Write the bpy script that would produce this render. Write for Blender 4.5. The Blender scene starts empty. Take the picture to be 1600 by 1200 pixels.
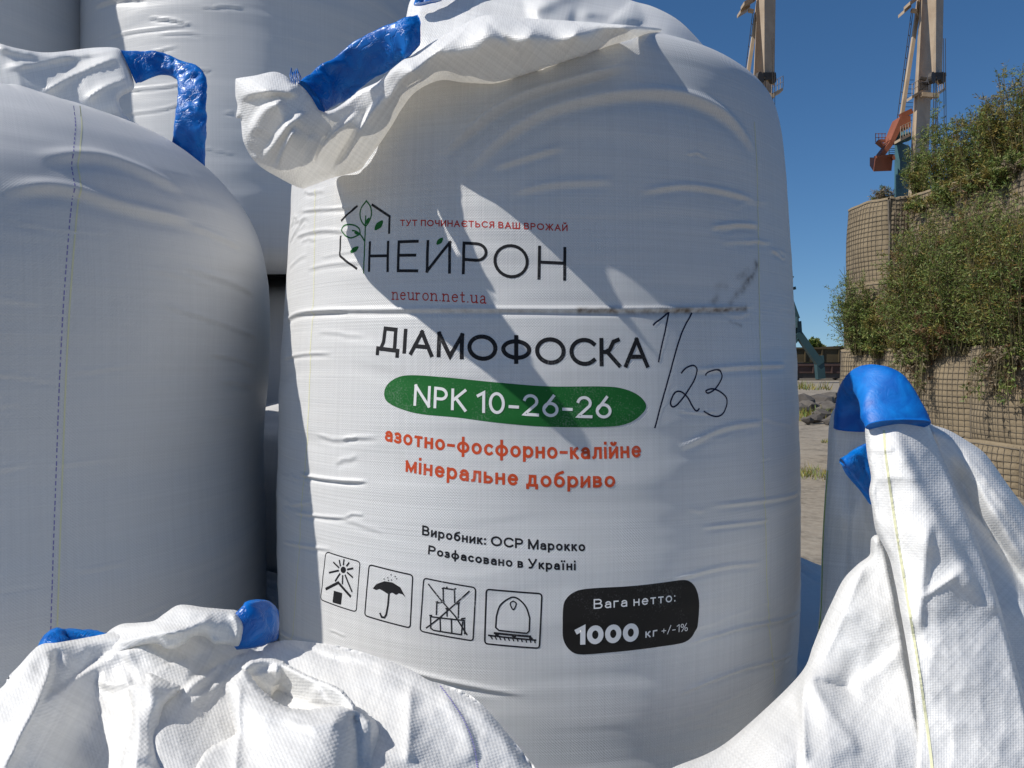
import bpy, bmesh, math, random
import numpy as np
from mathutils import Vector, geometry

C = bpy.context.scene.collection
R = math.radians
PI = math.pi

# ------------------------------------------------------------------ camera
FPX = 1208.0                     # focal length in pixels of a 1600 x 1200 frame
PITCH = R(-1.66)
EYE = (0.0, 0.0, 1.6)
cam = bpy.data.cameras.new('camera')
cam.sensor_width = 36.0
cam.lens = 36.0 * FPX / 1600.0
cam.clip_start = 0.05
cam.clip_end = 6000
camo = bpy.data.objects.new('camera', cam)
C.objects.link(camo)
camo.location = EYE
camo.rotation_euler = (R(90) + PITCH, 0, 0)
bpy.context.scene.camera = camo
cp, sp = math.cos(PITCH), math.sin(PITCH)


def at(px, py, Y):
    """world point at forward distance Y seen at photo pixel (px, py)"""
    px = np.asarray(px, float); py = np.asarray(py, float); Y = np.asarray(Y, float)
    a = (px - 800.0) / FPX
    b = -(py - 600.0) / FPX
    dy = cp - b * sp
    dz = sp + b * cp
    t = Y / dy
    return np.stack(np.broadcast_arrays(EYE[0] + a * t, EYE[1] + Y, EYE[2] + dz * t), -1)


def A(px, py, Y):
    return Vector(tuple(float(q) for q in at(px, py, Y)))


# ------------------------------------------------------------------ light
SUN_AZ, SUN_EL = R(17.5), R(46)     # azimuth: degrees towards the camera from due left
sd = Vector((-math.cos(SUN_AZ) * math.cos(SUN_EL), -math.sin(SUN_AZ) * math.cos(SUN_EL), math.sin(SUN_EL)))
sun = bpy.data.lights.new('sun', 'SUN')
sun.energy = 5.0
sun.angle = R(0.5)
sun.color = (1.0, 0.955, 0.89)
suno = bpy.data.objects.new('sun', sun)
C.objects.link(suno)
suno.rotation_euler = sd.to_track_quat('Z', 'Y').to_euler()
suno.location = (-20, -10, 30)

world = bpy.data.worlds.new('World')
bpy.context.scene.world = world
world.use_nodes = True
nt = world.node_tree
sky = nt.nodes.new('ShaderNodeTexSky')
sky.sky_type = 'NISHITA'
sky.sun_disc = False
sky.sun_elevation = SUN_EL
sky.sun_rotation = math.atan2(sd.x, sd.y)
sky.altitude = 20
sky.air_density = 1.0
sky.dust_density = 0.15
sky.ozone_density = 5.0
bg = nt.nodes['Background']
bg.inputs[1].default_value = 0.090
hs = nt.nodes.new('ShaderNodeHueSaturation')
hs.inputs['Saturation'].default_value = 1.17
tcw = nt.nodes.new('ShaderNodeTexCoord')
mpw = nt.nodes.new('ShaderNodeMapping')
mpw.inputs['Location'].default_value = (0, 0, .07)
nt.links.new(tcw.outputs['Generated'], mpw.inputs[0])
nt.links.new(mpw.outputs[0], sky.inputs[0])
nt.links.new(sky.outputs[0], hs.inputs['Color'])
nt.links.new(hs.outputs[0], bg.inputs[0])

sc = bpy.context.scene
sc.view_settings.view_transform = 'Standard'
sc.view_settings.look = 'None'
sc.view_settings.exposure = 0.05
sc.view_settings.gamma = 1.0
sc.view_settings.use_curve_mapping = False
sc.cycles.max_bounces = 8
sc.cycles.transmission_bounces = 4
sc.cycles.transparent_max_bounces = 8

# ------------------------------------------------------------------ object helpers


def tag(o, label=None, cat=None, group=None, kind=None):
    if label: o['label'] = label
    if cat: o['category'] = cat
    if group: o['group'] = group
    if kind: o['kind'] = kind
    return o


def thing(name, label, cat, loc=(0, 0, 0), group=None):
    o = bpy.data.objects.new(name, None)
    C.objects.link(o)
    o.location = loc
    return tag(o, label, cat, group)


def offset_of(o):
    v = Vector((0, 0, 0))
    while o is not None:
        v += o.location
        o = o.parent
    return v


def mesh(name, V, F, mat, parent=None, uv=None, col=None, smooth=True, mats=None, midx=None):
    """V: n x 3 world points; F: list of tuples or an m x k int array"""
    V = np.asarray(V, float).reshape(-1, 3)
    if parent is not None:
        V = V - np.array(offset_of(parent))
    me = bpy.data.meshes.new(name)
    if isinstance(F, np.ndarray):
        k = F.shape[1]
        me.vertices.add(len(V)); me.vertices.foreach_set('co', V.astype(np.float32).ravel())
        me.loops.add(F.size); me.loops.foreach_set('vertex_index', F.astype(np.int32).ravel())
        me.polygons.add(len(F))
        me.polygons.foreach_set('loop_start', np.arange(0, F.size, k, dtype=np.int32))
        me.polygons.foreach_set('loop_total', np.full(len(F), k, dtype=np.int32))
        me.update(calc_edges=True)
        lv = F.ravel()
    else:
        me.from_pydata([tuple(v) for v in V], [], [tuple(int(i) for i in f) for f in F])
        lv = np.zeros(len(me.loops), dtype=np.int32)
        me.loops.foreach_get('vertex_index', lv)
    me.polygons.foreach_set('use_smooth', np.full(len(me.polygons), smooth))
    if uv is not None:
        l = me.uv_layers.new(name='UVMap')
        l.data.foreach_set('uv', np.asarray(uv, np.float32)[lv].ravel())
    if col is not None:
        a = me.color_attributes.new('tint', 'FLOAT_COLOR', 'POINT')
        cc = np.ones((len(V), 4), np.float32); cc[:, :3] = col
        a.data.foreach_set('color', cc.ravel())
    for m in (mats or [mat]):
        me.materials.append(m)
    if midx is not None:
        me.polygons.foreach_set('material_index', np.asarray(midx, np.int32))
    me.validate(clean_customdata=False)
    me.update()
    o = bpy.data.objects.new(name, me)
    C.objects.link(o)
    if parent is not None:
        o.parent = parent
    return o


def grid_faces(nr, nc, wrap=False):
    i = np.arange(nr - 1)[:, None]
    j = np.arange(nc if wrap else nc - 1)[None, :]
    j2 = (j + 1) % nc
    return np.stack([i * nc + j, i * nc + j2, (i + 1) * nc + j2, (i + 1) * nc + j], -1).reshape(-1, 4)


class MB:
    """collects simple solids into one mesh"""
    def __init__(s): s.V, s.F = [], []

    def add(s, V, F):
        b = len(s.V)
        s.V += [tuple(map(float, v)) for v in V]
        s.F += [tuple(i + b for i in f) for f in F]

    def hexa(s, P):                       # 8 points: bottom ring 0-3, top ring 4-7
        s.add(P, [(3, 2, 1, 0), (4, 5, 6, 7), (0, 1, 5, 4), (1, 2, 6, 5), (2, 3, 7, 6), (3, 0, 4, 7)])

    def box(s, x0, x1, y0, y1, z0, z1):
        s.hexa([(x0, y0, z0), (x1, y0, z0), (x1, y1, z0), (x0, y1, z0), (x0, y0, z1), (x1, y0, z1), (x1, y1, z1), (x0, y1, z1)])

    def bar(s, a, b, w, h=None, up=(0, 0, 1)):
        a, b = Vector(a), Vector(b); h = h or w
        d = (b - a).normalized(); u = Vector(up)
        if abs(d.dot(u)) > 0.97: u = Vector((0, 1, 0))
        sx = d.cross(u).normalized() * w / 2; sy = sx.cross(d).normalized() * h / 2
        s.hexa([a - sx - sy, a + sx - sy, a + sx + sy, a - sx + sy, b - sx - sy, b + sx - sy, b + sx + sy, b - sx + sy])

    def tube(s, pts, r, n=6, caps=True):
        pts = [Vector(p) for p in pts]
        rr = r if hasattr(r, '__len__') else [r] * len(pts)
        b = len(s.V); u = None
        for i, p in enumerate(pts):
            d = (pts[min(i + 1, len(pts) - 1)] - pts[max(i - 1, 0)]).normalized()
            if u is None:
                u = d.cross(Vector((0, 0, 1)))
                if u.length < .05: u = d.cross(Vector((0, 1, 0)))
            u = (u - d * u.dot(d)).normalized(); v = d.cross(u)
            for k in range(n):
                a = 2 * PI * k / n
                s.V.append(tuple(p + (u * math.cos(a) + v * math.sin(a)) * rr[i]))
        for i in range(len(pts) - 1):
            for k in range(n):
                k2 = (k + 1) % n
                s.F.append((b + i * n + k, b + i * n + k2, b + (i + 1) * n + k2, b + (i + 1) * n + k))
        if caps:
            s.F.append(tuple(b + k for k in reversed(range(n))))
            s.F.append(tuple(b + (len(pts) - 1) * n + k for k in range(n)))

    def prism(s, poly, thick):            # poly: world points of the front outline, pushed back along +y
        n = len(poly); b = [Vector(p) + Vector((0, thick, 0)) for p in poly]
        s.add(list(poly) + b, [tuple(range(n)), tuple(reversed(range(n, 2 * n)))] +
              [((i + 1) % n, i, n + i, n + (i + 1) % n) for i in range(n)])

    def build(s, name, mat, parent=None, smooth=False):
        return mesh(name, s.V, s.F, mat, parent, smooth=smooth)


# ------------------------------------------------------------------ noise (numpy)
_rng = np.random.RandomState(7)
_tab = _rng.rand(256, 256)


def vnoise(x, y, seed=0):
    x = np.asarray(x, float) + seed * 17.31; y = np.asarray(y, float) + seed * 9.77
    xi = np.floor(x).astype(int); yi = np.floor(y).astype(int)
    fx = x - xi; fy = y - yi
    fx = fx * fx * fx * (fx * (fx * 6 - 15) + 10); fy = fy * fy * fy * (fy * (fy * 6 - 15) + 10)
    a = _tab[xi & 255, yi & 255]; b = _tab[(xi + 1) & 255, yi & 255]
    c = _tab[xi & 255, (yi + 1) & 255]; d = _tab[(xi + 1) & 255, (yi + 1) & 255]
    return (a * (1 - fx) + b * fx) * (1 - fy) + (c * (1 - fx) + d * fx) * fy * 1.0 - 0.5


def fbm(x, y, oct=4, seed=0):
    s = 0; a = 1.0; f = 1.0
    for k in range(oct):
        s = s + a * vnoise(x * f, y * f, seed + k * 3); a *= .5; f *= 2.03
    return s


def smooth01(t):
    t = np.clip(t, 0, 1)
    return t * t * (3 - 2 * t)


def catmull(P, n=8, closed=False):
    P = [np.asarray(p, float) for p in P]
    N = len(P); out = []
    for i in range(N if closed else N - 1):
        p0 = P[(i - 1) % N] if closed or i > 0 else P[0]
        p1, p2 = P[i], P[(i + 1) % N]
        p3 = P[(i + 2) % N] if closed or i + 2 < N else P[-1]
        if np.allclose(p1, p2): continue
        for k in range(n):
            t = k / n
            out.append(.5 * (2 * p1 + (p2 - p0) * t + (2 * p0 - 5 * p1 + 4 * p2 - p3) * t * t + (3 * p1 - p0 - 3 * p2 + p3) * t ** 3))
    if not closed: out.append(P[-1])
    return np.array(out)


def resample(P, step, closed=False):
    if closed: P = np.vstack([P, P[:1]])
    d = np.r_[0, np.cumsum(np.linalg.norm(np.diff(P, axis=0), axis=1))]
    n = max(2, int(round(d[-1] / step)))
    t = np.linspace(0, d[-1], n + 1)
    Q = np.stack([np.interp(t, d, P[:, k]) for k in range(P.shape[1])], -1)
    return Q[:-1] if closed else Q


def poly_dist(X, Y, P):
    """distance, signed side and 0..1 position of points to the polyline P"""
    P = np.asarray(P, float)
    seg = np.linalg.norm(np.diff(P, axis=0), axis=1); tot = seg.sum(); acc = 0
    best = np.full(np.shape(X), 1e9); side = np.zeros(np.shape(X)); pos = np.zeros(np.shape(X))
    for i in range(len(P) - 1):
        a, b = P[i], P[i + 1]; d = b - a; L2 = max(d @ d, 1e-12)
        t = np.clip(((X - a[0]) * d[0] + (Y - a[1]) * d[1]) / L2, 0, 1)
        dx = X - (a[0] + t * d[0]); dy = Y - (a[1] + t * d[1])
        q = np.hypot(dx, dy); m = q < best
        best = np.where(m, q, best)
        side = np.where(m, np.sign(d[0] * dy - d[1] * dx), side)
        pos = np.where(m, (acc + t * seg[i]) / tot, pos)
        acc += seg[i]
    return best, side, pos


# ------------------------------------------------------------------ materials


def new_mat(name):
    m = bpy.data.materials.new(name); m.use_nodes = True
    nt = m.node_tree
    return m, nt, nt.nodes, nt.links, nt.nodes['Principled BSDF']


def math_node(nodes, links, op, a, b=None, c=None):
    n = nodes.new('ShaderNodeMath'); n.operation = op
    for i, v in enumerate((a, b, c)):
        if v is None: continue
        if isinstance(v, (int, float)): n.inputs[i].default_value = v
        else: links.new(v, n.inputs[i])
    return n.outputs[0]


def mixc(nodes, links, fac, a, b, mode='MIX'):
    n = nodes.new('ShaderNodeMix'); n.data_type = 'RGBA'; n.blend_type = mode
    for sock, v in ((n.inputs[0], fac), (n.inputs[6], a), (n.inputs[7], b)):
        if isinstance(v, (int, float)): sock.default_value = v
        elif isinstance(v, tuple): sock.default_value = v if len(v) == 4 else (*v, 1)
        else: links.new(v, sock)
    return n.outputs[2]


def woven(name, color=(.60, .60, .593), transl=0.0, pitch=.0046, bump=.35, rough=.42, tint=False, grime=0.0, threads=1.0):
    """woven polypropylene tape cloth; UV is in metres"""
    m, nt, N, L, P = new_mat(name)
    uv = N.new('ShaderNodeUVMap').outputs[0]
    sep = N.new('ShaderNodeSeparateXYZ'); L.new(uv, sep.inputs[0])
    k = 2 * PI / pitch
    wob = N.new('ShaderNodeTexNoise'); wob.inputs['Scale'].default_value = 30; L.new(uv, wob.inputs['Vector'])
    wv = math_node(N, L, 'MULTIPLY', wob.outputs[0], pitch * 1.2)
    su = math_node(N, L, 'SINE', math_node(N, L, 'MULTIPLY', math_node(N, L, 'ADD', sep.outputs[0], wv), k))
    sv = math_node(N, L, 'SINE', math_node(N, L, 'MULTIPLY', math_node(N, L, 'ADD', sep.outputs[1], wv), k))
    chk = math_node(N, L, 'MULTIPLY', su, sv)
    # single threads: long thin noise along either direction
    th = []
    for sx, sy in ((330, 3.0), (2.5, 330)):
        mp = N.new('ShaderNodeMapping'); mp.inputs['Scale'].default_value = (sx, sy, 1); L.new(uv, mp.inputs[0])
        n = N.new('ShaderNodeTexNoise'); n.inputs['Scale'].default_value = 1; n.inputs['Detail'].default_value = 2
        L.new(mp.outputs[0], n.inputs['Vector']); th.append(n.outputs[0])
    thr = math_node(N, L, 'ADD', th[0], th[1])
    h = math_node(N, L, 'ADD', math_node(N, L, 'MULTIPLY', chk, .5), math_node(N, L, 'MULTIPLY', thr, 1.4))
    bp = N.new('ShaderNodeBump'); bp.inputs['Strength'].default_value = bump; bp.inputs['Distance'].default_value = .0011
    L.new(h, bp.inputs['Height']); L.new(bp.outputs[0], P.inputs['Normal'])
    var = N.new('ShaderNodeMapRange'); L.new(thr, var.inputs[0])
    var.inputs[1].default_value = .7; var.inputs[2].default_value = 1.3; var.inputs[3].default_value = 1 - .10 * threads; var.inputs[4].default_value = 1 + .05 * threads
    col = mixc(N, L, 1.0, (*color, 1), var.outputs[0], 'MULTIPLY')
    if grime:
        g = N.new('ShaderNodeTexNoise'); g.inputs['Scale'].default_value = 9; g.inputs['Detail'].default_value = 6; L.new(uv, g.inputs['Vector'])
        gr = N.new('ShaderNodeMapRange'); L.new(g.outputs[0], gr.inputs[0])
        gr.inputs[1].default_value = .5; gr.inputs[2].default_value = .8; gr.inputs[3].default_value = 0; gr.inputs[4].default_value = grime
        col = mixc(N, L, gr.outputs[0], col, (.45, .41, .35, 1))
    if tint:                                   # dirt smears stored per vertex (r = amount)
        at_ = N.new('ShaderNodeAttribute'); at_.attribute_name = 'tint'
        sp_ = N.new('ShaderNodeSeparateColor'); L.new(at_.outputs[0], sp_.inputs[0])
        dn = N.new('ShaderNodeTexNoise'); dn.inputs['Scale'].default_value = 75; dn.inputs['Detail'].default_value = 5; L.new(uv, dn.inputs['Vector'])
        dm = math_node(N, L, 'SUBTRACT', math_node(N, L, 'MULTIPLY', dn.outputs[0], 2.6), .75)
        dm.node.use_clamp = True
        col = mixc(N, L, math_node(N, L, 'MULTIPLY', sp_.outputs[0], dm), col, (.10, .068, .042, 1))
    L.new(col, P.inputs['Base Color'])
    P.inputs['Roughness'].default_value = rough
    P.inputs['Specular IOR Level'].default_value = .42
    if transl:
        T = N.new('ShaderNodeBsdfTranslucent')
        L.new(mixc(N, L, 1.0, col, (1.0, .95, .84, 1), 'MULTIPLY'), T.inputs[0])
        L.new(bp.outputs[0], T.inputs['Normal'])
        mx = N.new('ShaderNodeMixShader'); mx.inputs[0].default_value = transl
        L.new(P.outputs[0], mx.inputs[1]); L.new(T.outputs[0], mx.inputs[2])
        L.new(mx.outputs[0], N['Material Output'].inputs[0])
    return m


def plain(name, color, rough=.6, var=.25, scale=8.0, metal=0.0, color2=None, bump=0.0, spec=.4, coord='Object', sharp=False):
    m, nt, N, L, P = new_mat(name)
    tc = N.new('ShaderNodeTexCoord').outputs[coord]
    n = N.new('ShaderNodeTexNoise'); n.inputs['Scale'].default_value = scale; n.inputs['Detail'].default_value = 8
    L.new(tc, n.inputs['Vector'])
    rp = N.new('ShaderNodeMapRange'); L.new(n.outputs[0], rp.inputs[0])
    rp.inputs[1].default_value = .47 if sharp else .3; rp.inputs[2].default_value = .56 if sharp else .7
    c2 = color2 or tuple(max(0, q * (1 - var)) for q in color)
    L.new(mixc(N, L, rp.outputs[0], (*color, 1), (*c2, 1)), P.inputs['Base Color'])
    P.inputs['Roughness'].default_value = rough; P.inputs['Metallic'].default_value = metal
    P.inputs['Specular IOR Level'].default_value = spec
    if bump:
        b = N.new('ShaderNodeBump'); b.inputs['Strength'].default_value = bump; b.inputs['Distance'].default_value = .02
        L.new(n.outputs[0], b.inputs['Height']); L.new(b.outputs[0], P.inputs['Normal'])
    return m


def film(name, bump=.42, rough=.34):
    """thin crumpled blue plastic film over a fabric strap"""
    m, nt, N, L, P = new_mat(name)
    tc = N.new('ShaderNodeTexCoord').outputs['Object']
    v = N.new('ShaderNodeTexNoise'); v.inputs['Scale'].default_value = 30; v.inputs['Detail'].default_value = 5; v.inputs['Distortion'].default_value = 1.2
    L.new(tc, v.inputs['Vector'])
    v2 = N.new('ShaderNodeTexVoronoi'); v2.feature = 'DISTANCE_TO_EDGE'; v2.inputs['Scale'].default_value = 30
    wp = mixc(N, L, .12, tc, v.outputs['Color']); L.new(wp, v2.inputs['Vector'])
    hh = math_node(N, L, 'ADD', v.outputs[0], math_node(N, L, 'MINIMUM', math_node(N, L, 'MULTIPLY', v2.outputs[0], 3.0), .35))
    b = N.new('ShaderNodeBump'); b.inputs['Strength'].default_value = bump; b.inputs['Distance'].default_value = .004
    L.new(hh, b.inputs['Height']); L.new(b.outputs[0], P.inputs['Normal'])
    rp = N.new('ShaderNodeMapRange'); L.new(v.outputs[0], rp.inputs[0]); rp.inputs[1].default_value = .35; rp.inputs[2].default_value = .7
    L.new(mixc(N, L, rp.outputs[0], (.001, .095, .40, 1), (.002, .17, .56, 1)), P.inputs['Base Color'])
    P.inputs['Roughness'].default_value = rough
    P.inputs['Specular IOR Level'].default_value = .38
    return m


def ink(name, color, wear=.2, scale=420.0):
    m, nt, N, L, P = new_mat(name)
    tc = N.new('ShaderNodeTexCoord').outputs['Object']
    n = N.new('ShaderNodeTexNoise'); n.inputs['Scale'].default_value = scale; n.inputs['Detail'].default_value = 3; L.new(tc, n.inputs['Vector'])
    n2 = N.new('ShaderNodeTexNoise'); n2.inputs['Scale'].default_value = 16; L.new(tc, n2.inputs['Vector'])
    f = math_node(N, L, 'ADD', math_node(N, L, 'MULTIPLY', n.outputs[0], .7), math_node(N, L, 'MULTIPLY', n2.outputs[0], .55))
    rp = N.new('ShaderNodeMapRange'); L.new(f, rp.inputs[0])
    rp.inputs[1].default_value = .70; rp.inputs[2].default_value = .90; rp.inputs[3].default_value = 0; rp.inputs[4].default_value = wear
    L.new(mixc(N, L, rp.outputs[0], (*color, 1), (.62, .62, .61, 1)), P.inputs['Base Color'])
    P.inputs['Roughness'].default_value = .65; P.inputs['Specular IOR Level'].default_value = .2
    return m


M = {}
M['bag'] = woven('bag_fabric', tint=True, threads=.8, bump=.36, pitch=.0040, grime=.10)
M['bag_plain'] = woven('plain_bag_fabric', bump=.22, threads=.55, grime=.06)
M['cloth'] = woven('loose_fabric', (.79, .79, .78), transl=.20, bump=.27, grime=.04)
M['film'] = film('blue_film')
M['smooth_film'] = film('smooth_blue_film', .14, .5)
M['black_ink'] = ink('black_ink', (.012, .012, .014))
M['black_panel_ink'] = ink('black_panel_ink', (.012, .011, .010), .10)
M['worn_ink'] = ink('worn_black_ink', (.02, .02, .022), 1.0, 300)
M['red_ink'] = ink('red_ink', (.46, .035, .022), .25)
M['orange_ink'] = ink('orange_ink', (.50, .065, .018), .25)
M['green_ink'] = ink('green_ink', (.010, .115, .022), .14)
M['pen_ink'] = ink('pen_ink', (.010, .012, .035), .2)
M['white_print'] = ink('bare_fabric', (.72, .72, .71), .1)
M['yellow_thread'] = ink('yellow_thread', (.66, .65, .42), .3, 200)
M['green_seam'] = ink('green_seam', (.30, .42, .12), .3)
M['purple_thread'] = ink('purple_thread', (.22, .20, .42), .4)

GROUP = 'white bulk bags stacked in the pile'


class Bag:
    """a filled bulk bag: wall profile round a vertical axis plus creases; theta 0 faces -y, + towards +x"""
    def __init__(s, cx, cy, prof, n=2.15, rot=0.0, seed=0, creases=(), amp=1.0, gather=0.0, dip=0.0):
        s.cx, s.cy, s.rot, s.n, s.seed, s.amp, s.gather = cx, cy, rot, n, seed, amp, gather
        s.dip = dip
        p = catmull(np.array(prof, float)[:, ::-1], 10)           # columns r, z
        p = resample(p, .004)
        s.prof = p
        d = np.gradient(p, axis=0); L = np.linalg.norm(d, axis=1)[:, None]
        t = d / L
        s.nr, s.nz = t[:, 1], -t[:, 0]                              # outward normal in (r, z)
        s.arc = np.r_[0, np.cumsum(np.linalg.norm(np.diff(p, axis=0), axis=1))]
        k = int(np.argmax(p[:, 1] > (p[:, 1].max() - .10)))
        s.wall = slice(0, k)
        s.rm = p[:, 0].max()
        s.creases = []
        for pts, a, w in creases:
            s.crease(pts, a, w)

    def shape(s, th):
        a = th - s.rot
        return (np.abs(np.cos(a)) ** s.n + np.abs(np.sin(a)) ** s.n) ** (-1 / s.n)

    def rz(s, z):
        w = s.prof[s.wall]
        return np.interp(z, w[:, 1], w[:, 0])

    def arc_of_z(s, z):
        return np.interp(z, s.prof[s.wall][:, 1], s.arc[s.wall])

    def hit(s, px, py):
        """(theta, z) where the sight line through a photo pixel meets the smooth wall"""
        o = np.array(EYE); d = at(px, py, 1.0) - o
        t = np.linspace(.3, 4, 8000)
        q = o + t[:, None] * d
        x, y = q[:, 0] - s.cx, q[:, 1] - s.cy
        th = np.arctan2(x, -y)
        f = np.hypot(x, y) - s.rz(q[:, 2]) * s.shape(th)
        i = int(np.argmax(f < 0)) if (f < 0).any() else int(np.argmin(f))
        return th[i], q[i, 2]

    def crease(s, pts, a, w):
        P = np.array([s.hit(*p) for p in pts])
        P = np.stack([P[:, 0] * s.rm, P[:, 1]], -1)
        s.creases.append((resample(catmull(P, 6), .012), a * .62, w * .56))

    def fine_creases(s, n, u0, u1, z0, z1, seed, amax=.0017):
        rnd = np.random.RandomState(seed)
        for k in range(n):
            L = .03 + .13 * rnd.rand() ** 2
            u = u0 + (u1 - u0) * rnd.rand(); z = z0 + (z1 - z0) * rnd.rand(); sl = rnd.randn() * .10
            P = np.array([(u + L * t, z + L * t * sl + .006 * math.sin(3 * t + k) * rnd.rand()) for t in np.linspace(0, 1, 7)])
            s.creases.append((P, amax * (.35 + .65 * rnd.rand()), .0018 + .0022 * rnd.rand()))

    def disp(s, th, arc, z, wallmask):
        u = th * s.rm
        k = s.seed
        d = .006 * fbm(u * 3.2, z * 3.2, 2, k)
        side = .35 + .9 * np.abs(vnoise(u * 3.0, z * 2.0, k + 5)) * 2
        d = d + .0024 * vnoise(u * 3.0 + .4 * z, z * 24 + 1.5 * vnoise(u * 3, z * 4, k + 8), k + 1) * side
        d = d + .0011 * vnoise(u * 6.0, z * 62 + 2.0 * vnoise(u * 5, z * 6, k + 9), k + 2) * side
        d = d * s.amp
        for P, a, w in s.creases:
            m = (np.abs(z - P[:, 1].mean()) < (np.ptp(P[:, 1]) / 2 + 6 * w))
            if not m.any(): continue
            q, sd_, t = poly_dist(u[m], z[m], P)
            taper = np.clip(np.minimum(t, 1 - t) * 6, 0, 1) ** .7
            # a raised lip with a groove below it
            sg = q * sd_
            d[m] += a * taper * (np.exp(-(sg / w) ** 2) - .7 * np.exp(-((sg + 1.6 * w) / (1.3 * w)) ** 2)) * wallmask[m]
        return d

    def point(s, th, z, off=0.0):
        th = np.asarray(th, float); z = np.asarray(z, float)
        arc = s.arc_of_z(z)
        r0 = s.rz(z)
        d = s.disp(th.ravel(), arc.ravel(), z.ravel(), np.ones(th.size)).reshape(th.shape) + off
        nr = np.interp(arc, s.arc, s.nr); nz = np.interp(arc, s.arc, s.nz)
        r = r0 * s.shape(th) + d * nr
        return np.stack([s.cx + r * np.sin(th), s.cy - r * np.cos(th), z + d * nz], -1)

    def build(s, name, mat, parent, nth=420, drow=.0032, th0=-PI, th1=PI, dirt=None):
        arc = np.arange(0, s.arc[-1], drow)
        r0 = np.interp(arc, s.arc, s.prof[:, 0]); z0 = np.interp(arc, s.arc, s.prof[:, 1])
        nr = np.interp(arc, s.arc, s.nr); nz = np.interp(arc, s.arc, s.nz)
        th = np.linspace(th0, th1, nth, endpoint=False)
        T, Ar = np.meshgrid(th, arc)
        Z = np.repeat(z0[:, None], nth, 1)
        zt = s.prof[s.wall][-1, 1]
        wm = smooth01((zt + .01 - Z) / .05)
        d = s.disp(T.ravel(), Ar.ravel(), Z.ravel(), wm.ravel()).reshape(T.shape)
        # radial pleats where the cloth is gathered towards the top
        g = smooth01((Ar - s.arc_of_z(zt)) / .3)
        d = d + s.gather * g * (fbm(T * 4.0, Ar * 2.0, 4, s.seed + 20))
        rr = r0[:, None] * s.shape(T) + d * nr[:, None]
        zz = Z + d * nz[:, None] - s.dip * smooth01((Z - zt + .14) / .12) * np.clip(np.cos(T + R(75)), 0, 1) * np.minimum(1, r0[:, None] / .3)
        V = np.stack([s.cx + rr * np.sin(T), s.cy - rr * np.cos(T), zz], -1).reshape(-1, 3)
        F = grid_faces(len(arc), nth, True)
        uv = np.stack([T * s.rm, Ar], -1).reshape(-1, 2)
        col = None
        if dirt is not None:
            amt = dirt(T.ravel() * s.rm, Z.ravel())
            col = np.stack([amt, amt * 0, amt * 0], -1)
        return mesh(name, V, F, mat, parent, uv=uv, col=col)

    # ---- things printed or sewn on the wall
    def ribbon(s, pts, w, off=.00025, maxstep=.003, caps=0.0, dash=None):
        """pts in (u, z) metres -> (V, F) of a flat ribbon lying on the wall"""
        P = np.asarray(pts, float)
        closed = np.allclose(P[0], P[-1]) and len(P) > 3
        if caps and not closed:
            d0 = P[0] - P[1]; d1 = P[-1] - P[-2]
            P = P.copy()
            P[0] += d0 / max(np.linalg.norm(d0), 1e-9) * caps; P[-1] += d1 / max(np.linalg.norm(d1), 1e-9) * caps
        Q = [P[0]]
        for a, b in zip(P[:-1], P[1:]):
            n = max(1, int(math.ceil(np.linalg.norm(b - a) / maxstep)))
            for i in range(1, n + 1): Q.append(a + (b - a) * i / n)
        Q = np.array(Q)
        d = np.diff(Q, axis=0); d /= np.maximum(np.linalg.norm(d, axis=1), 1e-9)[:, None]
        if closed: dp = np.vstack([d[-1:], d]); dn = np.vstack([d, d[:1]])
        else: dp = np.vstack([d[:1], d]); dn = np.vstack([d, d[-1:]])
        t = dp + dn; ln = np.linalg.norm(t, axis=1)[:, None]; t = np.where(ln > 1e-6, t / np.maximum(ln, 1e-9), dp)
        nrm = np.stack([-t[:, 1], t[:, 0]], -1)
        c = np.clip((t * dp).sum(1), .5, 1)[:, None]
        Lf = Q + nrm * w / 2 / c; Rt = Q - nrm * w / 2 / c
        k = max(1, int(math.ceil(w / .0028)))
        rows = [Lf + (Rt - Lf) * i / k for i in range(k + 1)]
        U = np.stack(rows, 1)                                    # n x (k+1) x 2
        V = s.point(U[..., 0] / s.rm, U[..., 1], off).reshape(-1, 3)
        F = grid_faces(len(Q), k + 1)
        if dash:
            L = np.r_[0, np.cumsum(np.linalg.norm(np.diff(Q, axis=0), axis=1))]
            keep = ((L[:-1] % dash[0]) < dash[1]).repeat(k)
            F = F[keep]
        return V, F

    def patch(s, poly, off=.00025, step=.003):
        """filled outline in (u, z) -> (V, F) on the wall"""
        P = resample(np.asarray(poly, float), step * .7, True)
        x0, z0 = P.min(0); x1, z1 = P.max(0)
        gx, gz = np.meshgrid(np.arange(x0, x1, step), np.arange(z0, z1, step))
        q = np.stack([gx.ravel(), gz.ravel()], -1)
        q = q[inside(q, P)]
        dd, _, _ = poly_dist(q[:, 0], q[:, 1], np.vstack([P, P[:1]]))
        q = q[dd > step * .4]
        v, f = cdt(P, q)
        return s.point(v[:, 0] / s.rm, v[:, 1], off), f

    def uz(s, px, py):
        th, z = s.hit(px, py)
        return np.array([th * s.rm, z])


def inside(q, P):
    x, y = q[:, 0], q[:, 1]; r = np.zeros(len(q), bool)
    for a, b in zip(P, np.roll(P, -1, axis=0)):
        c = ((a[1] > y) != (b[1] > y))
        if a[1] != b[1]:
            r ^= c & (x < (b[0] - a[0]) * (y - a[1]) / (b[1] - a[1]) + a[0])
    return r


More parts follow.
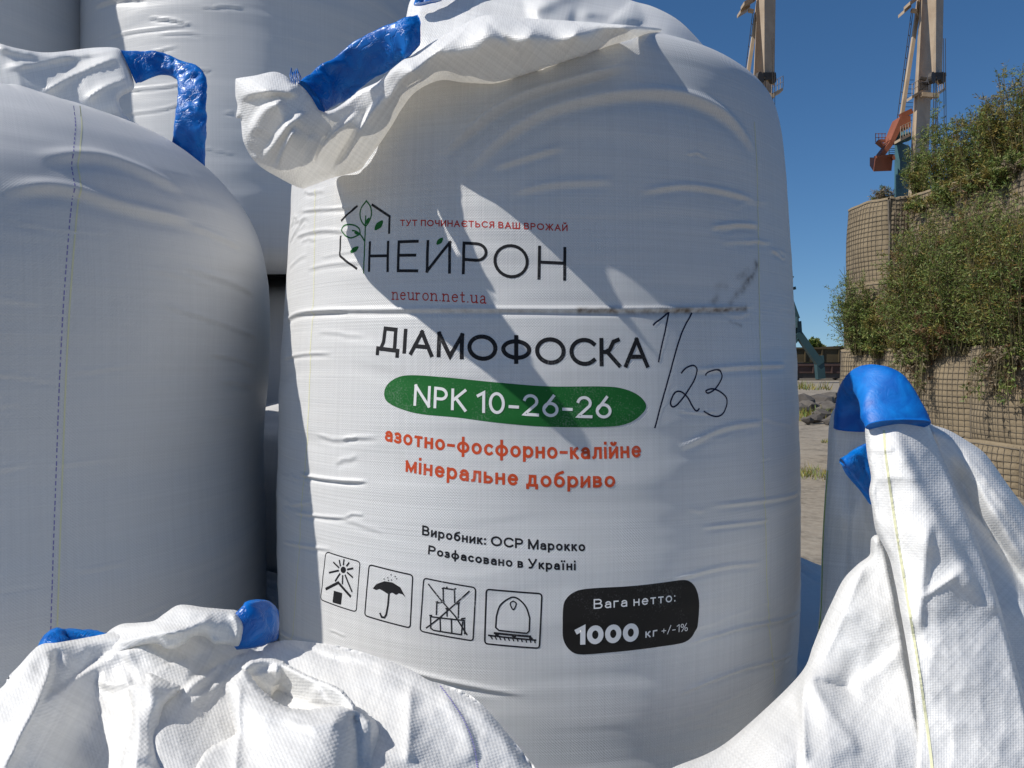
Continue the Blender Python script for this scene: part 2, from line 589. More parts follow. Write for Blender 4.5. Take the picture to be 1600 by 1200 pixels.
def cdt(P, q):
    n = len(P)
    vs = [Vector((float(a), float(b))) for a, b in np.vstack([P, q])]
    r = geometry.delaunay_2d_cdt(vs, [(i, (i + 1) % n) for i in range(n)], [], 1, 1e-7)
    v = np.array([(a.x, a.y) for a in r[0]])
    f = np.array([tuple(t) for t in r[2] if len(t) == 3], int)
    return v, f


# ------------------------------------------------------------------ loose cloth
def tps(pts):
    p = np.array(pts, float)
    X = p[:, :2] / 100.0
    n = len(X)
    def U(r): return np.where(r > 0, r * r * np.log(np.maximum(r, 1e-9)), 0)
    K = U(np.linalg.norm(X[:, None] - X[None], axis=2)) + np.eye(n) * 1e-3
    Pm = np.c_[np.ones(n), X]
    Mx = np.zeros((n + 3, n + 3)); Mx[:n, :n] = K; Mx[:n, n:] = Pm; Mx[n:, :n] = Pm.T
    w = np.linalg.solve(Mx, np.r_[p[:, 2], 0, 0, 0])
    def f(x, y):
        q = np.stack([x, y], -1) / 100.0
        return U(np.linalg.norm(q[:, None] - X[None], axis=2)) @ w[:n] + w[n] + q @ w[n + 1:]
    return f


def facets(x, y, size, seed, ang=.5, stretch=1.7):
    """bowls meeting in sharp ridges, like stiff crumpled cloth"""
    c, s_ = math.cos(ang), math.sin(ang)
    u = (c * x + s_ * y) / (size * stretch); v = (-s_ * x + c * y) / size
    iu, iv = np.floor(u).astype(int), np.floor(v).astype(int)
    best = np.full(np.shape(x), 9.0)
    for a in (-1, 0, 1):
        for b in (-1, 0, 1):
            p = _tab[(iu + a + seed * 13) & 255, (iv + b + seed * 7) & 255]; q = _tab[(iv + b + 91 + seed) & 255, (iu + a + 37) & 255]
            h = _tab[(iu + a + 11) & 255, (iv + b + 173 + seed) & 255]
            best = np.minimum(best, (u - iu - a - p) ** 2 + (v - iv - b - q) ** 2 + .5 * h)
    return best


def sheet(name, parent, outline, depth, folds=(), mat=None, fac=(62, .0065), facang=.9, step=4.0, rim=(0, 0), uvrot=0.0, wr=.0012, seed=0, corner=None, rimsegs=None, fray=0.0):
    """a hanging piece of cloth: outline traced at its own distances (photo px of points at depth Y), bent by folds.
    folds: (polyline, amplitude in metres towards the viewer, width px, kind[, decay px])"""
    ol = catmull(outline, 8, True)
    P = resample(ol, step * .8, True)
    if fray: P = P + fray * np.random.RandomState(seed).randn(*P.shape)
    x0, y0 = P.min(0); x1, y1 = P.max(0)
    gx, gy = np.meshgrid(np.arange(x0, x1, step), np.arange(y0, y1, step))
    gx = gx + (np.arange(gx.shape[0]) % 2)[:, None] * step * .5
    q = np.stack([gx.ravel(), gy.ravel()], -1)
    q = q[inside(q, P)]
    PC = np.vstack([P, P[:1]])
    dd, _, _ = poly_dist(q[:, 0], q[:, 1], PC)
    q = q[dd > step * .45]
    v, f = cdt(P, q)
    x, y = v[:, 0], v[:, 1]
    Y = tps(depth)(x, y)
    if rim[1]:
        segs = rimsegs or [PC]
        for sg in segs:
            sgp = resample(catmull(sg, 6), 4) if rimsegs else sg
            de, _, _ = poly_dist(x, y, sgp)
            Y = Y + rim[1] * np.clip(1 - de / rim[0], 0, 1) ** 2
    for fo in folds:
        pl, a, w, kind = fo[:4]
        pl = resample(catmull(pl, 6), 3.0)
        de, sg, t = poly_dist(x, y, pl)
        tp = np.clip(np.minimum(t, 1 - t) * 5, 0, 1) if kind[-1] != '!' else 1.0
        tp = tp * tp * (3 - 2 * tp)
        kd = kind.rstrip('!')
        if kd == 'round': g = np.exp(-1.3 * (np.sqrt((de / w) ** 2 + .02) - .1414))
        elif kd == 'sharp': g = np.exp(-np.abs(de) / w)
        elif kd == 'step':                                    # one side lies over the other
            g = .5 * (1 + np.tanh(de * sg / w)) * np.exp(-(de / fo[4]) ** 1.5)
        elif kd == 'lip':
            g = np.where(sg > 0, np.exp(-(de / fo[4])), np.exp(-(de / w) ** 2))
        Y = Y - a * g * tp
    Y = Y + wr * fbm(x / 28, y / 28, 4, seed) + wr * 1.6 * np.abs(fbm(x / 60 + 3, y / 60, 3, seed + 4))
    if fac[1]:
        wx = x + 14 * fbm(x / 60, y / 60, 2, seed + 9); wy = y + 14 * fbm(x / 60 + 7, y / 60, 2, seed + 11)
        Y = Y - fac[1] * facets(wx, wy, fac[0], seed + 1, facang) - fac[1] * .35 * facets(wx, wy, fac[0] * .42, seed + 5, facang + .6)
    V = at(x, y, Y)
    c, s_ = math.cos(uvrot), math.sin(uvrot)
    mx, my = (x - 800) * Y.mean() / FPX, (y - 600) * Y.mean() / FPX
    uv = np.stack([c * mx + s_ * my, -s_ * mx + c * my], -1)
    f = f[:, ::-1]
    return mesh(name, V, f, mat or M['cloth'], parent, uv=uv)


def sleeve(name, parent, pairs, thick=.014, mat=None, nring=28, step=.005, crumple=.004, seed=0, ends=True):
    """flattened tube between two traced edges: pairs of (xa, ya, xb, yb, Y)"""
    A_ = np.array([at(p[0], p[1], p[4]) for p in pairs]); B_ = np.array([at(p[2], p[3], p[5] if len(p) > 5 else p[4]) for p in pairs])
    Q = resample(catmull(np.hstack([A_, B_]), 10), step)
    a, b = Q[:, :3], Q[:, 3:]
    c = (a + b) / 2; w = (b - a) / 2
    d = np.gradient(c, axis=0); d /= np.maximum(np.linalg.norm(d, axis=1), 1e-9)[:, None]
    nrm = np.cross(d, w); nrm /= np.maximum(np.linalg.norm(nrm, axis=1), 1e-9)[:, None]
    k = np.linspace(0, 2 * PI, nring, endpoint=False)
    L = np.r_[0, np.cumsum(np.linalg.norm(np.diff(c, axis=0), axis=1))]
    KK, LL = np.meshgrid(k, L)
    cs = np.sign(np.cos(KK)) * np.abs(np.cos(KK)) ** .85; sn = np.sign(np.sin(KK)) * np.abs(np.sin(KK)) ** .8
    V = c[:, None] + w[:, None] * cs[..., None] + nrm[:, None] * (sn * thick)[..., None]
    xx, yy = np.cos(KK) * 1.2 + 5, LL * 45 + np.sin(KK) * 1.2
    dd = crumple * (fbm(xx, yy, 4, seed) + 1.2 * (np.abs(vnoise(xx * 1.4 + yy * .5, yy * 1.2, seed + 3)) - .15))
    out = nrm[:, None] * np.sin(KK)[..., None] + (w / np.maximum(np.linalg.norm(w, axis=1), 1e-9)[:, None])[:, None] * np.cos(KK)[..., None] * .6
    V = V + out * dd[..., None]
    n = len(L)
    V = V.reshape(-1, 3); F = [tuple(q) for q in grid_faces(n, nring, True)]
    if ends:
        F.append(tuple(range(nring))); F.append(tuple(reversed(range((n - 1) * nring, n * nring))))
    return mesh(name, V, F, mat or M['film'], parent)


# ------------------------------------------------------------------ the printed bag in the middle
main_prof = [(.86, .30), (.86, .42), (.89, .466), (.96, .489), (1.2, .499), (1.4, .495), (1.6, .487), (1.8, .475), (1.95, .466),
             (2.03, .454), (2.072, .438), (2.102, .405), (2.13, .345), (2.165, .24), (2.20, .11), (2.21, .01)]
main = Bag(.046, 1.559, main_prof, n=2.12, rot=R(4), seed=3, gather=.02, dip=.085)
for pts, a, w in (
    ([(447, 503), (470, 490), (520, 485), (600, 484), (700, 483), (820, 483), (950, 483), (1080, 482), (1180, 479)], .0045, .006),
    ([(448, 500), (465, 489), (500, 485), (545, 484)], .004, .006),
    ([(468, 740), (490, 745), (530, 750), (575, 752)], .007, .0045),
    ([(462, 800), (500, 806), (545, 809)], .004, .0045),
    ([(440, 846), (470, 852), (520, 858)], .003, .005),
    ([(430, 985), (450, 995), (520, 1012), (600, 1035), (700, 1062), (820, 1085)], .006, .007),
    ([(446, 560), (480, 553), (520, 552)], .003, .005),
    ([(1076, 1006), (1120, 992), (1180, 977), (1252, 952)], .006, .005),
    ([(1060, 1085), (1120, 1060), (1180, 1040), (1240, 1020)], .005, .005),
    ([(1095, 824), (1140, 819), (1200, 812)], .004, .005),
    ([(1050, 905), (1130, 885), (1190, 880)], .004, .006),
    ([(1110, 790), (1180, 783), (1245, 770)], .004, .006),
    ([(1060, 700), (1130, 668), (1190, 660)], .004, .008),
    ([(1080, 580), (1150, 573), (1225, 570)], .0035, .007),
    ([(1110, 355), (1150, 350), (1185, 352)], .005, .007),
    ([(1000, 300), (1080, 290), (1180, 312)], .004, .008),
    ([(690, 240), (745, 190), (800, 155), (860, 132), (920, 115), (985, 98)], .012, .013),
    ([(720, 275), (780, 215), (850, 172), (930, 150), (1010, 142), (1080, 150), (1140, 182), (1180, 235)], .010, .015),
    ([(770, 262), (820, 245), (880, 228)], .004, .009),
    ([(800, 300), (870, 285), (960, 282)], .003, .010),
    ([(470, 330), (520, 326), (560, 324)], .003, .005),
    ([(462, 370), (500, 360), (545, 362)], .003, .006),
    ([(480, 420), (520, 412), (570, 410)], .002, .006),
):
    main.crease(pts, a, w)


main.fine_creases(34, -.62, -.30, .98, 2.0, 5)
main.fine_creases(22, .18, .50, .98, 1.95, 6, .0012)


def dirt(u, z):
    out = np.zeros(len(u))
    for pts, w, k in (
        ([(905, 486), (960, 486), (1010, 487), (1045, 486), (1110, 485), (1165, 482)], .0045, 1.0),
        ([(690, 485), (760, 486), (850, 487), (910, 486)], .003, .35),
        ([(1182, 412), (1176, 432), (1168, 440), (1160, 452)], .006, .9),
        ([(1170, 425), (1155, 432)], .006, .45),
        ([(1160, 445), (1150, 462), (1142, 475)], .005, .5),
        ([(1115, 472), (1122, 462)], .005, .5),
        ([(1122, 448), (1135, 445)], .006, .3),
        ([(1140, 502), (1158, 509)], .002, .6),
    ):
        P = np.array([main.uz(*p) for p in pts])
        P = resample(catmull(P, 5), .01)
        q, _, t = poly_dist(u, z, P)
        out = np.maximum(out, k * np.exp(-(q / w) ** 2))
    return out


root = thing('bulk_bag', 'large printed white bulk bag standing in the middle, with a green badge on it', 'bulk bag', (.046, 1.559, .86), GROUP)
main_root = root
main.build('bag_body', M['bag'], root, nth=1000, drow=.0018, dirt=dirt)
# ------------------------------------------------------------------ lettering drawn as strokes


def arc(cx, cy, rx, ry, a0, a1, n=14):
    return [(cx + rx * math.cos(R(a0 + (a1 - a0) * i / n)), cy + ry * math.sin(R(a0 + (a1 - a0) * i / n))) for i in range(n + 1)]


def ell(cx, cy, rx, ry, n=26):
    p = arc(cx, cy, rx, ry, 90, 450, n); p[-1] = p[0]
    return p


def bowl(x, w, y0, y1):
    c = (y0 + y1) / 2; ry = (y1 - y0) / 2; rx = min(ry, w * .6)
    return [(x, y1), (x + w - rx, y1)] + arc(x + w - rx, c, rx, ry, 90, -90, 12)[1:] + [(x, y0)]


V = lambda x, a=0, b=1: [(x, a), (x, b)]
DOT = lambda x, y: [(x, y - .012), (x, y + .012)]
CAP = {
    'А': (.80, [[(0, -.03), (.40, 1)], [(.40, 1), (.80, -.03)], [(.15, .32), (.65, .32)]]),
    'В': (.62, [V(0), bowl(0, .56, .52, 1), bowl(0, .62, 0, .52)]),
    'Д': (.86, [[(0, -.24), (0, 0), (.86, 0), (.86, -.24)], [(.13, 0), (.22, .35), (.25, 1), (.72, 1), (.72, 0)]]),
    'І': (0, [V(0)]),
    'М': (.86, [V(0), V(.86), [(0, 1), (.43, 0), (.86, 1)]]),
    'О': (.94, [ell(.47, .5, .47, .5)]),
    'Ф': (.92, [V(.46, -.04, 1.04), ell(.46, .5, .46, .36)]),
    'С': (.80, [arc(.46, .5, .46, .5, 42, 318, 20)]),
    'К': (.62, [V(0), [(0, .51), (.16, .51), (.30, .60), (.44, .93), (.60, 1)], [(.20, .53), (.64, -.03)]]),
    'Т': (.70, [V(.35), [(0, 1), (.70, 1)]]),
    'У': (.70, [[(0, 1.02), (.37, .30)], [(.70, 1.02), (.37, .30), (.27, .06), (.16, 0), (.04, 0)]]),
    'П': (.68, [[(0, 0), (0, 1), (.68, 1), (.68, 0)]]),
    'Ч': (.60, [V(.60), [(0, 1), (0, .66), (.07, .48), (.25, .42), (.60, .50)]]),
    'И': (.68, [V(0), V(.68), [(0, 0), (.68, 1)]]),
    'Й': (.68, [V(0), V(.68), [(0, 0), (.68, 1)], arc(.34, 1.34, .16, .12, 190, 350, 8)]),
    'Н': (.68, [V(0), V(.68), [(0, .52), (.68, .52)]]),
    'Є': (.74, [arc(.46, .5, .46, .5, 45, 315, 20), [(.02, .51), (.60, .51)]]),
    'Ь': (.60, [V(0), bowl(0, .60, 0, .55)]),
    'Я': (.62, [V(.62), [(.62 - x, y) for x, y in bowl(0, .60, .46, 1)], [(.30, .46), (0, -.03)]]),
    'Ш': (1.0, [[(0, 1), (0, 0), (1.0, 0), (1.0, 1)], V(.5)]),
    'Р': (.62, [V(0), bowl(0, .62, .45, 1)]),
    'Ж': (1.04, [V(.52), [(0, 1.02), (.40, .52), (0, -.02)], [(1.04, 1.02), (.64, .52), (1.04, -.02)], [(.40, .52), (.64, .52)]]),
    'Е': (.56, [[(.56, 1), (0, 1), (0, 0), (.56, 0)], [(0, .53), (.50, .53)]]),
    'N': (.70, [V(0), V(.70), [(0, 1), (.70, 0)]]),
    'P': (.54, [V(0), bowl(0, .54, .45, 1)]),
    'K': (.56, [V(0), [(.58, 1.02), (.03, .46)], [(.16, .58), (.60, -.02)]]),
    '0': (.60, [ell(.30, .5, .30, .5)]),
    '1': (.26, [[(0, .82), (.26, 1), (.26, 0)]]),
    '2': (.58, [arc(.29, .71, .28, .29, 165, -35, 14) + [(0, 0), (.60, 0)]]),
    '6': (.60, [ell(.30, .32, .30, .32), [(.44, 1.02), (.06, .44)]]),
    '-': (.34, [[(0, .36), (.34, .36)]]),
    '+': (.46, [[(0, .42), (.46, .42)], [(.23, .16), (.23, .68)]]),
    '/': (.40, [[(0, -.10), (.40, 1.05)]]),
    '%': (.86, [ell(.17, .78, .17, .22, 16), ell(.69, .22, .17, .22, 16), [(.12, -.03), (.74, 1.03)]]),
    ':': (.0, [DOT(0, .03), DOT(0, .60)]),
    '.': (.0, [DOT(0, .03)]),
}
LOW = {
    'а': (.60, [[(.60, 0), (.60, .62)] + arc(.32, .64, .28, .36, 0, 155, 10)[1:], [(.60, .58), (.30, .57)] + arc(.27, .28, .27, .29, 90, 270, 10)[1:] + [(.45, .03), (.60, .20)]]),
    'б': (.70, [ell(.35, .48, .35, .48), [(0, .50), (.02, .90), (.14, 1.20), (.34, 1.32), (.62, 1.42)]]),
    'в': (.56, [V(0), bowl(0, .52, .52, 1), bowl(0, .56, 0, .52)]),
    'г': (.46, [[(0, 0), (0, 1), (.46, 1)]]),
    'д': (.78, [[(0, -.30), (0, 0), (.78, 0), (.78, -.30)], [(.12, 0), (.22, .4), (.24, 1), (.64, 1), (.64, 0)]]),
    'е': (.66, [[(.03, .52), (.66, .52)] + arc(.34, .5, .33, .5, 5, 318, 20)]),
    'з': (.50, [arc(.22, .75, .26, .26, 140, -80, 10), arc(.22, .26, .30, .27, 80, -145, 12), [(.14, .52), (.28, .52)]]),
    'и': (.62, [V(0), V(.62), [(0, 0), (.62, 1)]]),
    'й': (.62, [V(0), V(.62), [(0, 0), (.62, 1)], arc(.31, 1.42, .17, .14, 190, 350, 8)]),
    'і': (.0, [V(0), DOT(0, 1.42)]),
    'ї': (.22, [V(.11), DOT(-.08, 1.42), DOT(.30, 1.42)]),
    'к': (.54, [V(0), [(.52, 1.0), (.40, .92), (.26, .60), (0, .53)], [(.18, .55), (.56, -.03)]]),
    'л': (.64, [[(0, 0), (.10, .04), (.17, .30), (.20, 1), (.64, 1), (.64, 0)]]),
    'м': (.84, [V(0), V(.84), [(0, 1), (.42, .08), (.84, 1)]]),
    'н': (.60, [V(0), V(.60), [(0, .52), (.60, .52)]]),
    'о': (.70, [ell(.35, .5, .35, .5)]),
    'п': (.60, [[(0, 0), (0, 1), (.60, 1), (.60, 0)]]),
    'р': (.68, [V(0, -.45, 1), ell(.35, .5, .34, .5)]),
    'с': (.58, [arc(.34, .5, .34, .5, 48, 312, 18)]),
    'т': (.56, [V(.28), [(0, 1), (.56, 1)]]),
    'у': (.64, [[(0, 1), (.33, .06)], [(.64, 1), (.33, .06), (.20, -.34), (.02, -.42)]]),
    'ф': (.92, [V(.46, -.45, 1.42), ell(.46, .5, .46, .5)]),
    'ь': (.56, [V(0), bowl(0, .56, 0, .58)]),
    'n': (.58, [V(0), [(0, .70), (.14, .92), (.30, 1), (.46, .94), (.53, .75), (.53, 0)], [(-.12, 0), (.12, 0)], [(.41, 0), (.65, 0)], [(-.12, .98), (0, 1)]]),
    'e': (.60, [[(.03, .58), (.58, .58)] + arc(.30, .5, .29, .5, 10, 320, 20)]),
    'u': (.58, [[(.03, 1), (.03, .26), (.10, .05), (.26, 0), (.44, .10), (.55, .30)], V(.55), [(-.10, 1), (.03, 1)], [(.43, 1), (.55, 1)], [(.55, 0), (.67, .02)]]),
    'r': (.36, [V(0), [(0, .66), (.12, .92), (.26, 1), (.36, .92)], [(-.12, 0), (.14, 0)], [(-.12, .98), (0, 1)]]),
    'o': (.62, [ell(.31, .5, .31, .5)]),
    't': (.34, [[(.10, 1.30), (.10, .16), (.18, 0), (.34, .06)], [(-.06, .98), (.32, .98)]]),
    'a': (.56, [[(.44, .78), (.44, .16), (.50, 0), (.58, .06)], arc(.24, .72, .20, .28, 0, 160, 8), [(.44, .58), (.12, .44)] + arc(.18, .22, .18, .22, 120, 270, 8) + [(.32, .04), (.44, .18)]]),
}
XH = .70


def letters(text, h, gap, xh=XH, space=.34):
    """centre lines of a line of text, cap height 1, stroke half width h -> (strokes, total width)"""
    x = 0.0; out = []
    for ch in text:
        if ch == ' ':
            x += space; continue
        low = ch in LOW
        w, st = LOW[ch] if low else CAP[ch]
        H = xh if low else 1.0
        sx = (xh * 1.0 if low else 1.0)
        for s in st:
            out.append([(x + h + px * sx, h + py * (H - 2 * h) if py <= 1.0 else h + (H - 2 * h) + (py - 1.0) * H) for px, py in s])
        x += w * sx + 2 * h + gap
    return out, x - gap


class Printer:
    def __init__(s, bag): s.bag = bag; s.reset()

    def reset(s): s.V = []; s.F = []; s.n = 0; s.k = 0

    def put(s, V, F):
        s.V.append(V); s.F += [tuple(int(i) + s.n for i in f) for f in F]; s.n += len(V)

    def stroke(s, pts, w, off=.00025, **kw):
        s.k += 1
        V, F = s.bag.ribbon(pts, w, off + .000006 * (s.k % 12), **kw)
        s.put(V, F)

    def fill(s, poly, off=.00025, step=.003):
        V, F = s.bag.patch(poly, off, step); s.put(V, F)

    def px(s, pts): return np.array([s.bag.uz(*p) for p in pts])

    def text(s, text, base, top, h=.07, gap=.16, toph=1.0, off=.00025, xh=XH, space=.34, xs=None):
        st, W = letters(text, h, gap, xh, space)
        B = s.px(base); Tp = s.px(top)
        def quad(P, t):
            return P[0] * (1 - t) * (1 - 2 * t) + P[1] * 4 * t * (1 - t) + P[2] * t * (2 * t - 1)
        tm = (B[1, 0] - B[0, 0]) / (B[2, 0] - B[0, 0])
        def q(P, t):                                            # parabola through t = 0, tm, 1
            a = np.array([1 - 0, 0, 0]);
            l0 = (t - tm) * (t - 1) / (tm); l1 = t * (t - 1) / (tm * (tm - 1)); l2 = t * (t - tm) / (1 - tm)
            return P[0] * l0 + P[1] * l1 + P[2] * l2
        cap = np.linalg.norm(Tp[1] - B[1]) / toph
        for pl in st:
            pts = []
            for x, y in pl:
                t = x / W
                b = q(B, t); u = (q(Tp, t) - b) / toph
                pts.append(b + u * y)
            pts = np.array(pts)
            s.stroke(pts, 2 * h * cap, off, caps=h * cap * .98, maxstep=.0028)

    def build(s, name, mat, parent):
        o = mesh(name, np.vstack(s.V), s.F, mat, parent)
        s.reset()
        return o


pr = Printer(main)
Z1 = lambda x, y: (500 + x / 3.81, 290 + y / 3.81)
Z3 = lambda x, y: (560 + x / 3.2, 480 + y / 3.2)
Z4 = lambda x, y: (480 + x / 4.0, 790 + y / 4.0)
Z5 = lambda x, y: (840 + x / 3.81, 780 + y / 3.81)
Z6 = lambda x, y: (980 + x / 5.218, 460 + y / 5.218)
zz = lambda f, pts: [f(*p) for p in pts]

# emblem: broken hexagon and sprouting plant
emb = thing('logo_emblem', None, None); emb.parent = root
for pl in ([(130, 212), (170, 170), (228, 122)], [(312, 113), (420, 185), (415, 288)], [(125, 298), (122, 420), (225, 497)]):
    pr.stroke(pr.px(zz(Z1, pl)), .0036)
pr.build('hexagon_line', M['black_ink'], emb)
leafline = lambda pts: pr.stroke(pr.px(catmull(zz(Z1, pts), 6)), .0022)
leafline([(280, 92), (306, 130), (310, 185), (278, 240), (248, 200), (248, 140), (280, 92)])
leafline([(243, 290), (238, 258), (205, 236), (155, 236), (135, 262), (150, 295), (190, 312), (243, 290)])
leafline([(278, 180), (274, 260), (270, 340), (268, 430), (264, 524)])
leafline([(195, 268), (222, 275), (250, 300), (268, 330)])
def solid_leaf(cx, cy, L, Wd, ang):
    p = []
    for i in range(20):
        a = 2 * PI * i / 20
        x, y = L * math.cos(a), Wd * math.sin(a) * (1 - .35 * abs(math.cos(a)))
        p.append(Z1(cx + x * math.cos(ang) - y * math.sin(ang), cy + x * math.sin(ang) + y * math.cos(ang)))
    pr.fill(pr.px(p), step=.003)
solid_leaf(355, 238, 38, 18, R(-50)); solid_leaf(210, 382, 30, 15, R(-38))
solid_leaf(288, 212, 24, 9, R(-60)); solid_leaf(225, 284, 18, 10, R(10))
pr.build('sprout', M['green_ink'], emb)
solid_leaf(715, 332, 28, 15, R(-48))
pr.build('accent_leaf', M['green_ink'], root)
# lettering of the maker's name
for ch, x0, x1 in (('Н', 290, 415), ('Е', 460, 590), ('И', 632, 782), ('Р', 845, 998), ('О', 1030, 1242), ('Н', 1293, 1467)):
    f = lambda x, a, b: np.interp(x, [290, 840, 1467], [a[0], a[1], a[2]])
    xm = (x0 + x1) / 2
    by = lambda x: np.interp(x, [290, 600, 840, 1150, 1467], [515, 518, 528, 553, 566])
    ty = lambda x: np.interp(x, [290, 600, 840, 1150, 1467], [333, 323, 333, 348, 364])
    pr.text(ch, zz(Z1, [(x0, by(x0)), (xm, by(xm)), (x1, by(x1))]), zz(Z1, [(x0 + 4, ty(x0)), (xm + 3, ty(xm)), (x1 + 2, ty(x1))]), h=.046)
pr.build('name_lettering', M['black_ink'], root)
pr.text('ТУТ ПОЧИНАЄТЬСЯ ВАШ ВРОЖАЙ', zz(Z1, [(482, 242), (880, 248), (1475, 270)]), zz(Z1, [(482, 205), (880, 209), (1475, 230)]), h=.085, gap=.22, space=.42)
pr.build('slogan', M['red_ink'], root)
pr.text('neuron.net.ua', zz(Z1, [(433, 681), (720, 690), (992, 706)]), zz(Z1, [(433, 632), (720, 642), (992, 655)]), h=.05, gap=.17, toph=XH)
pr.build('web_address', M['red_ink'], root)
pr.text('ДІАМОФОСКА', [(589, 547), (800, 567), (1013, 574)], [(592, 509), (800, 525), (1013, 527)], h=.079, gap=.12)
pr.build('product_name', M['black_ink'], root)
pill = zz(Z3, catmull([(132, 430), (150, 385), (195, 352), (270, 340), (450, 352), (700, 377), (950, 396), (1200, 396), (1310, 405), (1395, 440), (1434, 495), (1395, 550), (1330, 585),
                       (1230, 598), (950, 598), (700, 578), (500, 552), (320, 535), (220, 510), (150, 475)], 5, True))
pr.fill(pr.px(pill))
badge = pr.build('grade_badge', M['green_ink'], root)
pr.text('NPK 10-26-26', zz(Z3, [(278, 492), (740, 537), (1262, 556)]), zz(Z3, [(284, 385), (740, 428), (1262, 446)]), h=.068, gap=.17, off=.0006)
pr.build('grade_lettering', M['white_print'], badge)
pr.text('азотно-фосфорно-калійне', zz(Z3, [(135, 668), (760, 749), (1408, 750)]), zz(Z3, [(137, 614), (760, 690), (1408, 690)]), h=.086, gap=.15, toph=XH)
pr.text('мінеральне добриво', zz(Z3, [(236, 822), (760, 890), (1280, 899)]), zz(Z3, [(238, 764), (760, 831), (1280, 841)]), h=.086, gap=.15, toph=XH)
pr.build('description_lettering', M['orange_ink'], root)
pr.text('Виробник: ОСР Марокко', [(660.5, 835.5), (790, 854.5), (914, 861)], [(661, 820), (790, 839), (914, 845)], h=.095, gap=.15)
pr.text('Розфасовано в Україні', [(670, 865), (770, 882), (899, 890.5)], [(671, 851), (770, 867), (899, 875)], h=.095, gap=.15)
pr.build('origin_lettering', M['black_ink'], root)


def frame(cs, r=22):
    P = []
    n = 4
    for i in range(n):
        p, a, b = np.array(cs[i], float), np.array(cs[i - 1], float), np.array(cs[(i + 1) % n], float)
        u = (a - p) / np.linalg.norm(a - p); v = (b - p) / np.linalg.norm(b - p)
        for t in np.linspace(0, 1, 5):
            P.append(p + u * r * (1 - t) ** 2 + v * r * t ** 2)
    P.append(P[0])
    return P


def pic(): return lambda pts, w: pr.stroke(pr.px(zz(Z4, pts)), w)
g = pic()
cir = lambda x, y, rx, ry=None: [(x + rx * math.cos(a), y + (ry or rx) * math.sin(a)) for a in np.linspace(0, 2 * PI, 18, endpoint=False)]
fillz = lambda pts: pr.fill(pr.px(zz(Z4, pts)), step=.003)
# keep away from sunlight
g(frame([(122, 287), (336, 350), (312, 663), (89, 586)]), .0017)
fillz(cir(231, 400, 17, 21))
for a, b in (((231, 372), (236, 333)), ((214, 378), (206, 338)), ((205, 388), (168, 352)), ((203, 404), (142, 418)), ((250, 378), (268, 354)), ((255, 398), (294, 390)),
             ((254, 415), (292, 448)), ((212, 422), (180, 472)), ((228, 432), (226, 490)), ((242, 430), (286, 538))):
    g([a, b], .0028)
g([(120, 521), (200, 480), (279, 568)], .0042)
fillz([(172, 530), (225, 545), (218, 618), (165, 603)])
pr.build('pictogram', M['black_ink'], root)
# keep dry
g(frame([(392, 367), (667, 432), (649, 762), (364, 685)]), .0020)
fillz([(415, 516), (438, 488), (488, 470), (540, 478), (588, 508), (622, 572), (602, 552), (578, 545), (562, 556), (538, 541), (512, 551), (485, 534), (458, 519), (436, 526)])
g([(518, 540), (510, 620), (500, 678), (488, 697), (470, 694), (459, 668)], .0030)
for p in ((486, 456), (510, 448), (530, 430), (514, 464), (534, 462), (556, 440), (566, 454)): g([(p[0], p[1] - 3), (p[0] + 1, p[1] + 4)], .0018)
pr.build('pictogram', M['black_ink'], root)
# do not stack
g(frame([(735, 449), (1056, 510), (1039, 842), (711, 780)]), .0020)
g([(762, 485), (835, 580), (930, 690), (1003, 805)], .0022); g([(1018, 530), (930, 610), (830, 700), (748, 762)], .0022)
for pl in ([(855, 512), (855, 588), (860, 600)], [(855, 512), (925, 522), (925, 605)], [(846, 516), (866, 508)], [(915, 524), (936, 514)], [(876, 502), (884, 520)],
           [(815, 605), (812, 680)], [(815, 605), (850, 600)], [(930, 610), (950, 610), (948, 700)], [(808, 600), (824, 596)], [(940, 606), (958, 604)],
           [(776, 690), (990, 715)], [(776, 690), (778, 762), (795, 775), (968, 802), (975, 720)], [(835, 700), (838, 780)], [(905, 708), (908, 790)], [(768, 684), (786, 682)],
           [(826, 696), (846, 698)], [(896, 704), (916, 706)], [(965, 704), (992, 700)], [(985, 712), (988, 800)], [(878, 640), (878, 690)], [(868, 640), (888, 640)]):
    g(pl, .0021)
pr.build('pictogram', M['worn_ink'], root)
# stand upright on a flat base
g(frame([(1122, 519), (1467, 549), (1451, 889), (1111, 859)]), .0022)
g(catmull([(1184, 690), (1205, 625), (1250, 585), (1290, 570), (1330, 588), (1370, 635), (1391, 700)], 5).tolist() + [(1388, 780), (1372, 795), (1200, 776), (1180, 758), (1184, 690)], .0022)
g(catmull([(1288, 594), (1306, 606), (1304, 624), (1289, 648), (1273, 622), (1272, 604), (1288, 594)], 4).tolist(), .0018)
g([(1132, 806), (1432, 838)], .0024); g([(1168, 792), (1400, 815)], .0030)
for t in (0, .5, 1): g([(1180 + 105 * 2 * t, 797 + 21 * t), (1196 + 105 * 2 * t, 812 + 21 * t)], .0040)
for i in range(11): g([(1146 + 27.5 * i, 809 + 2.9 * i), (1160 + 26.5 * i, 832 + 2.5 * i)], .0018)
pr.build('pictogram', M['black_ink'], root)
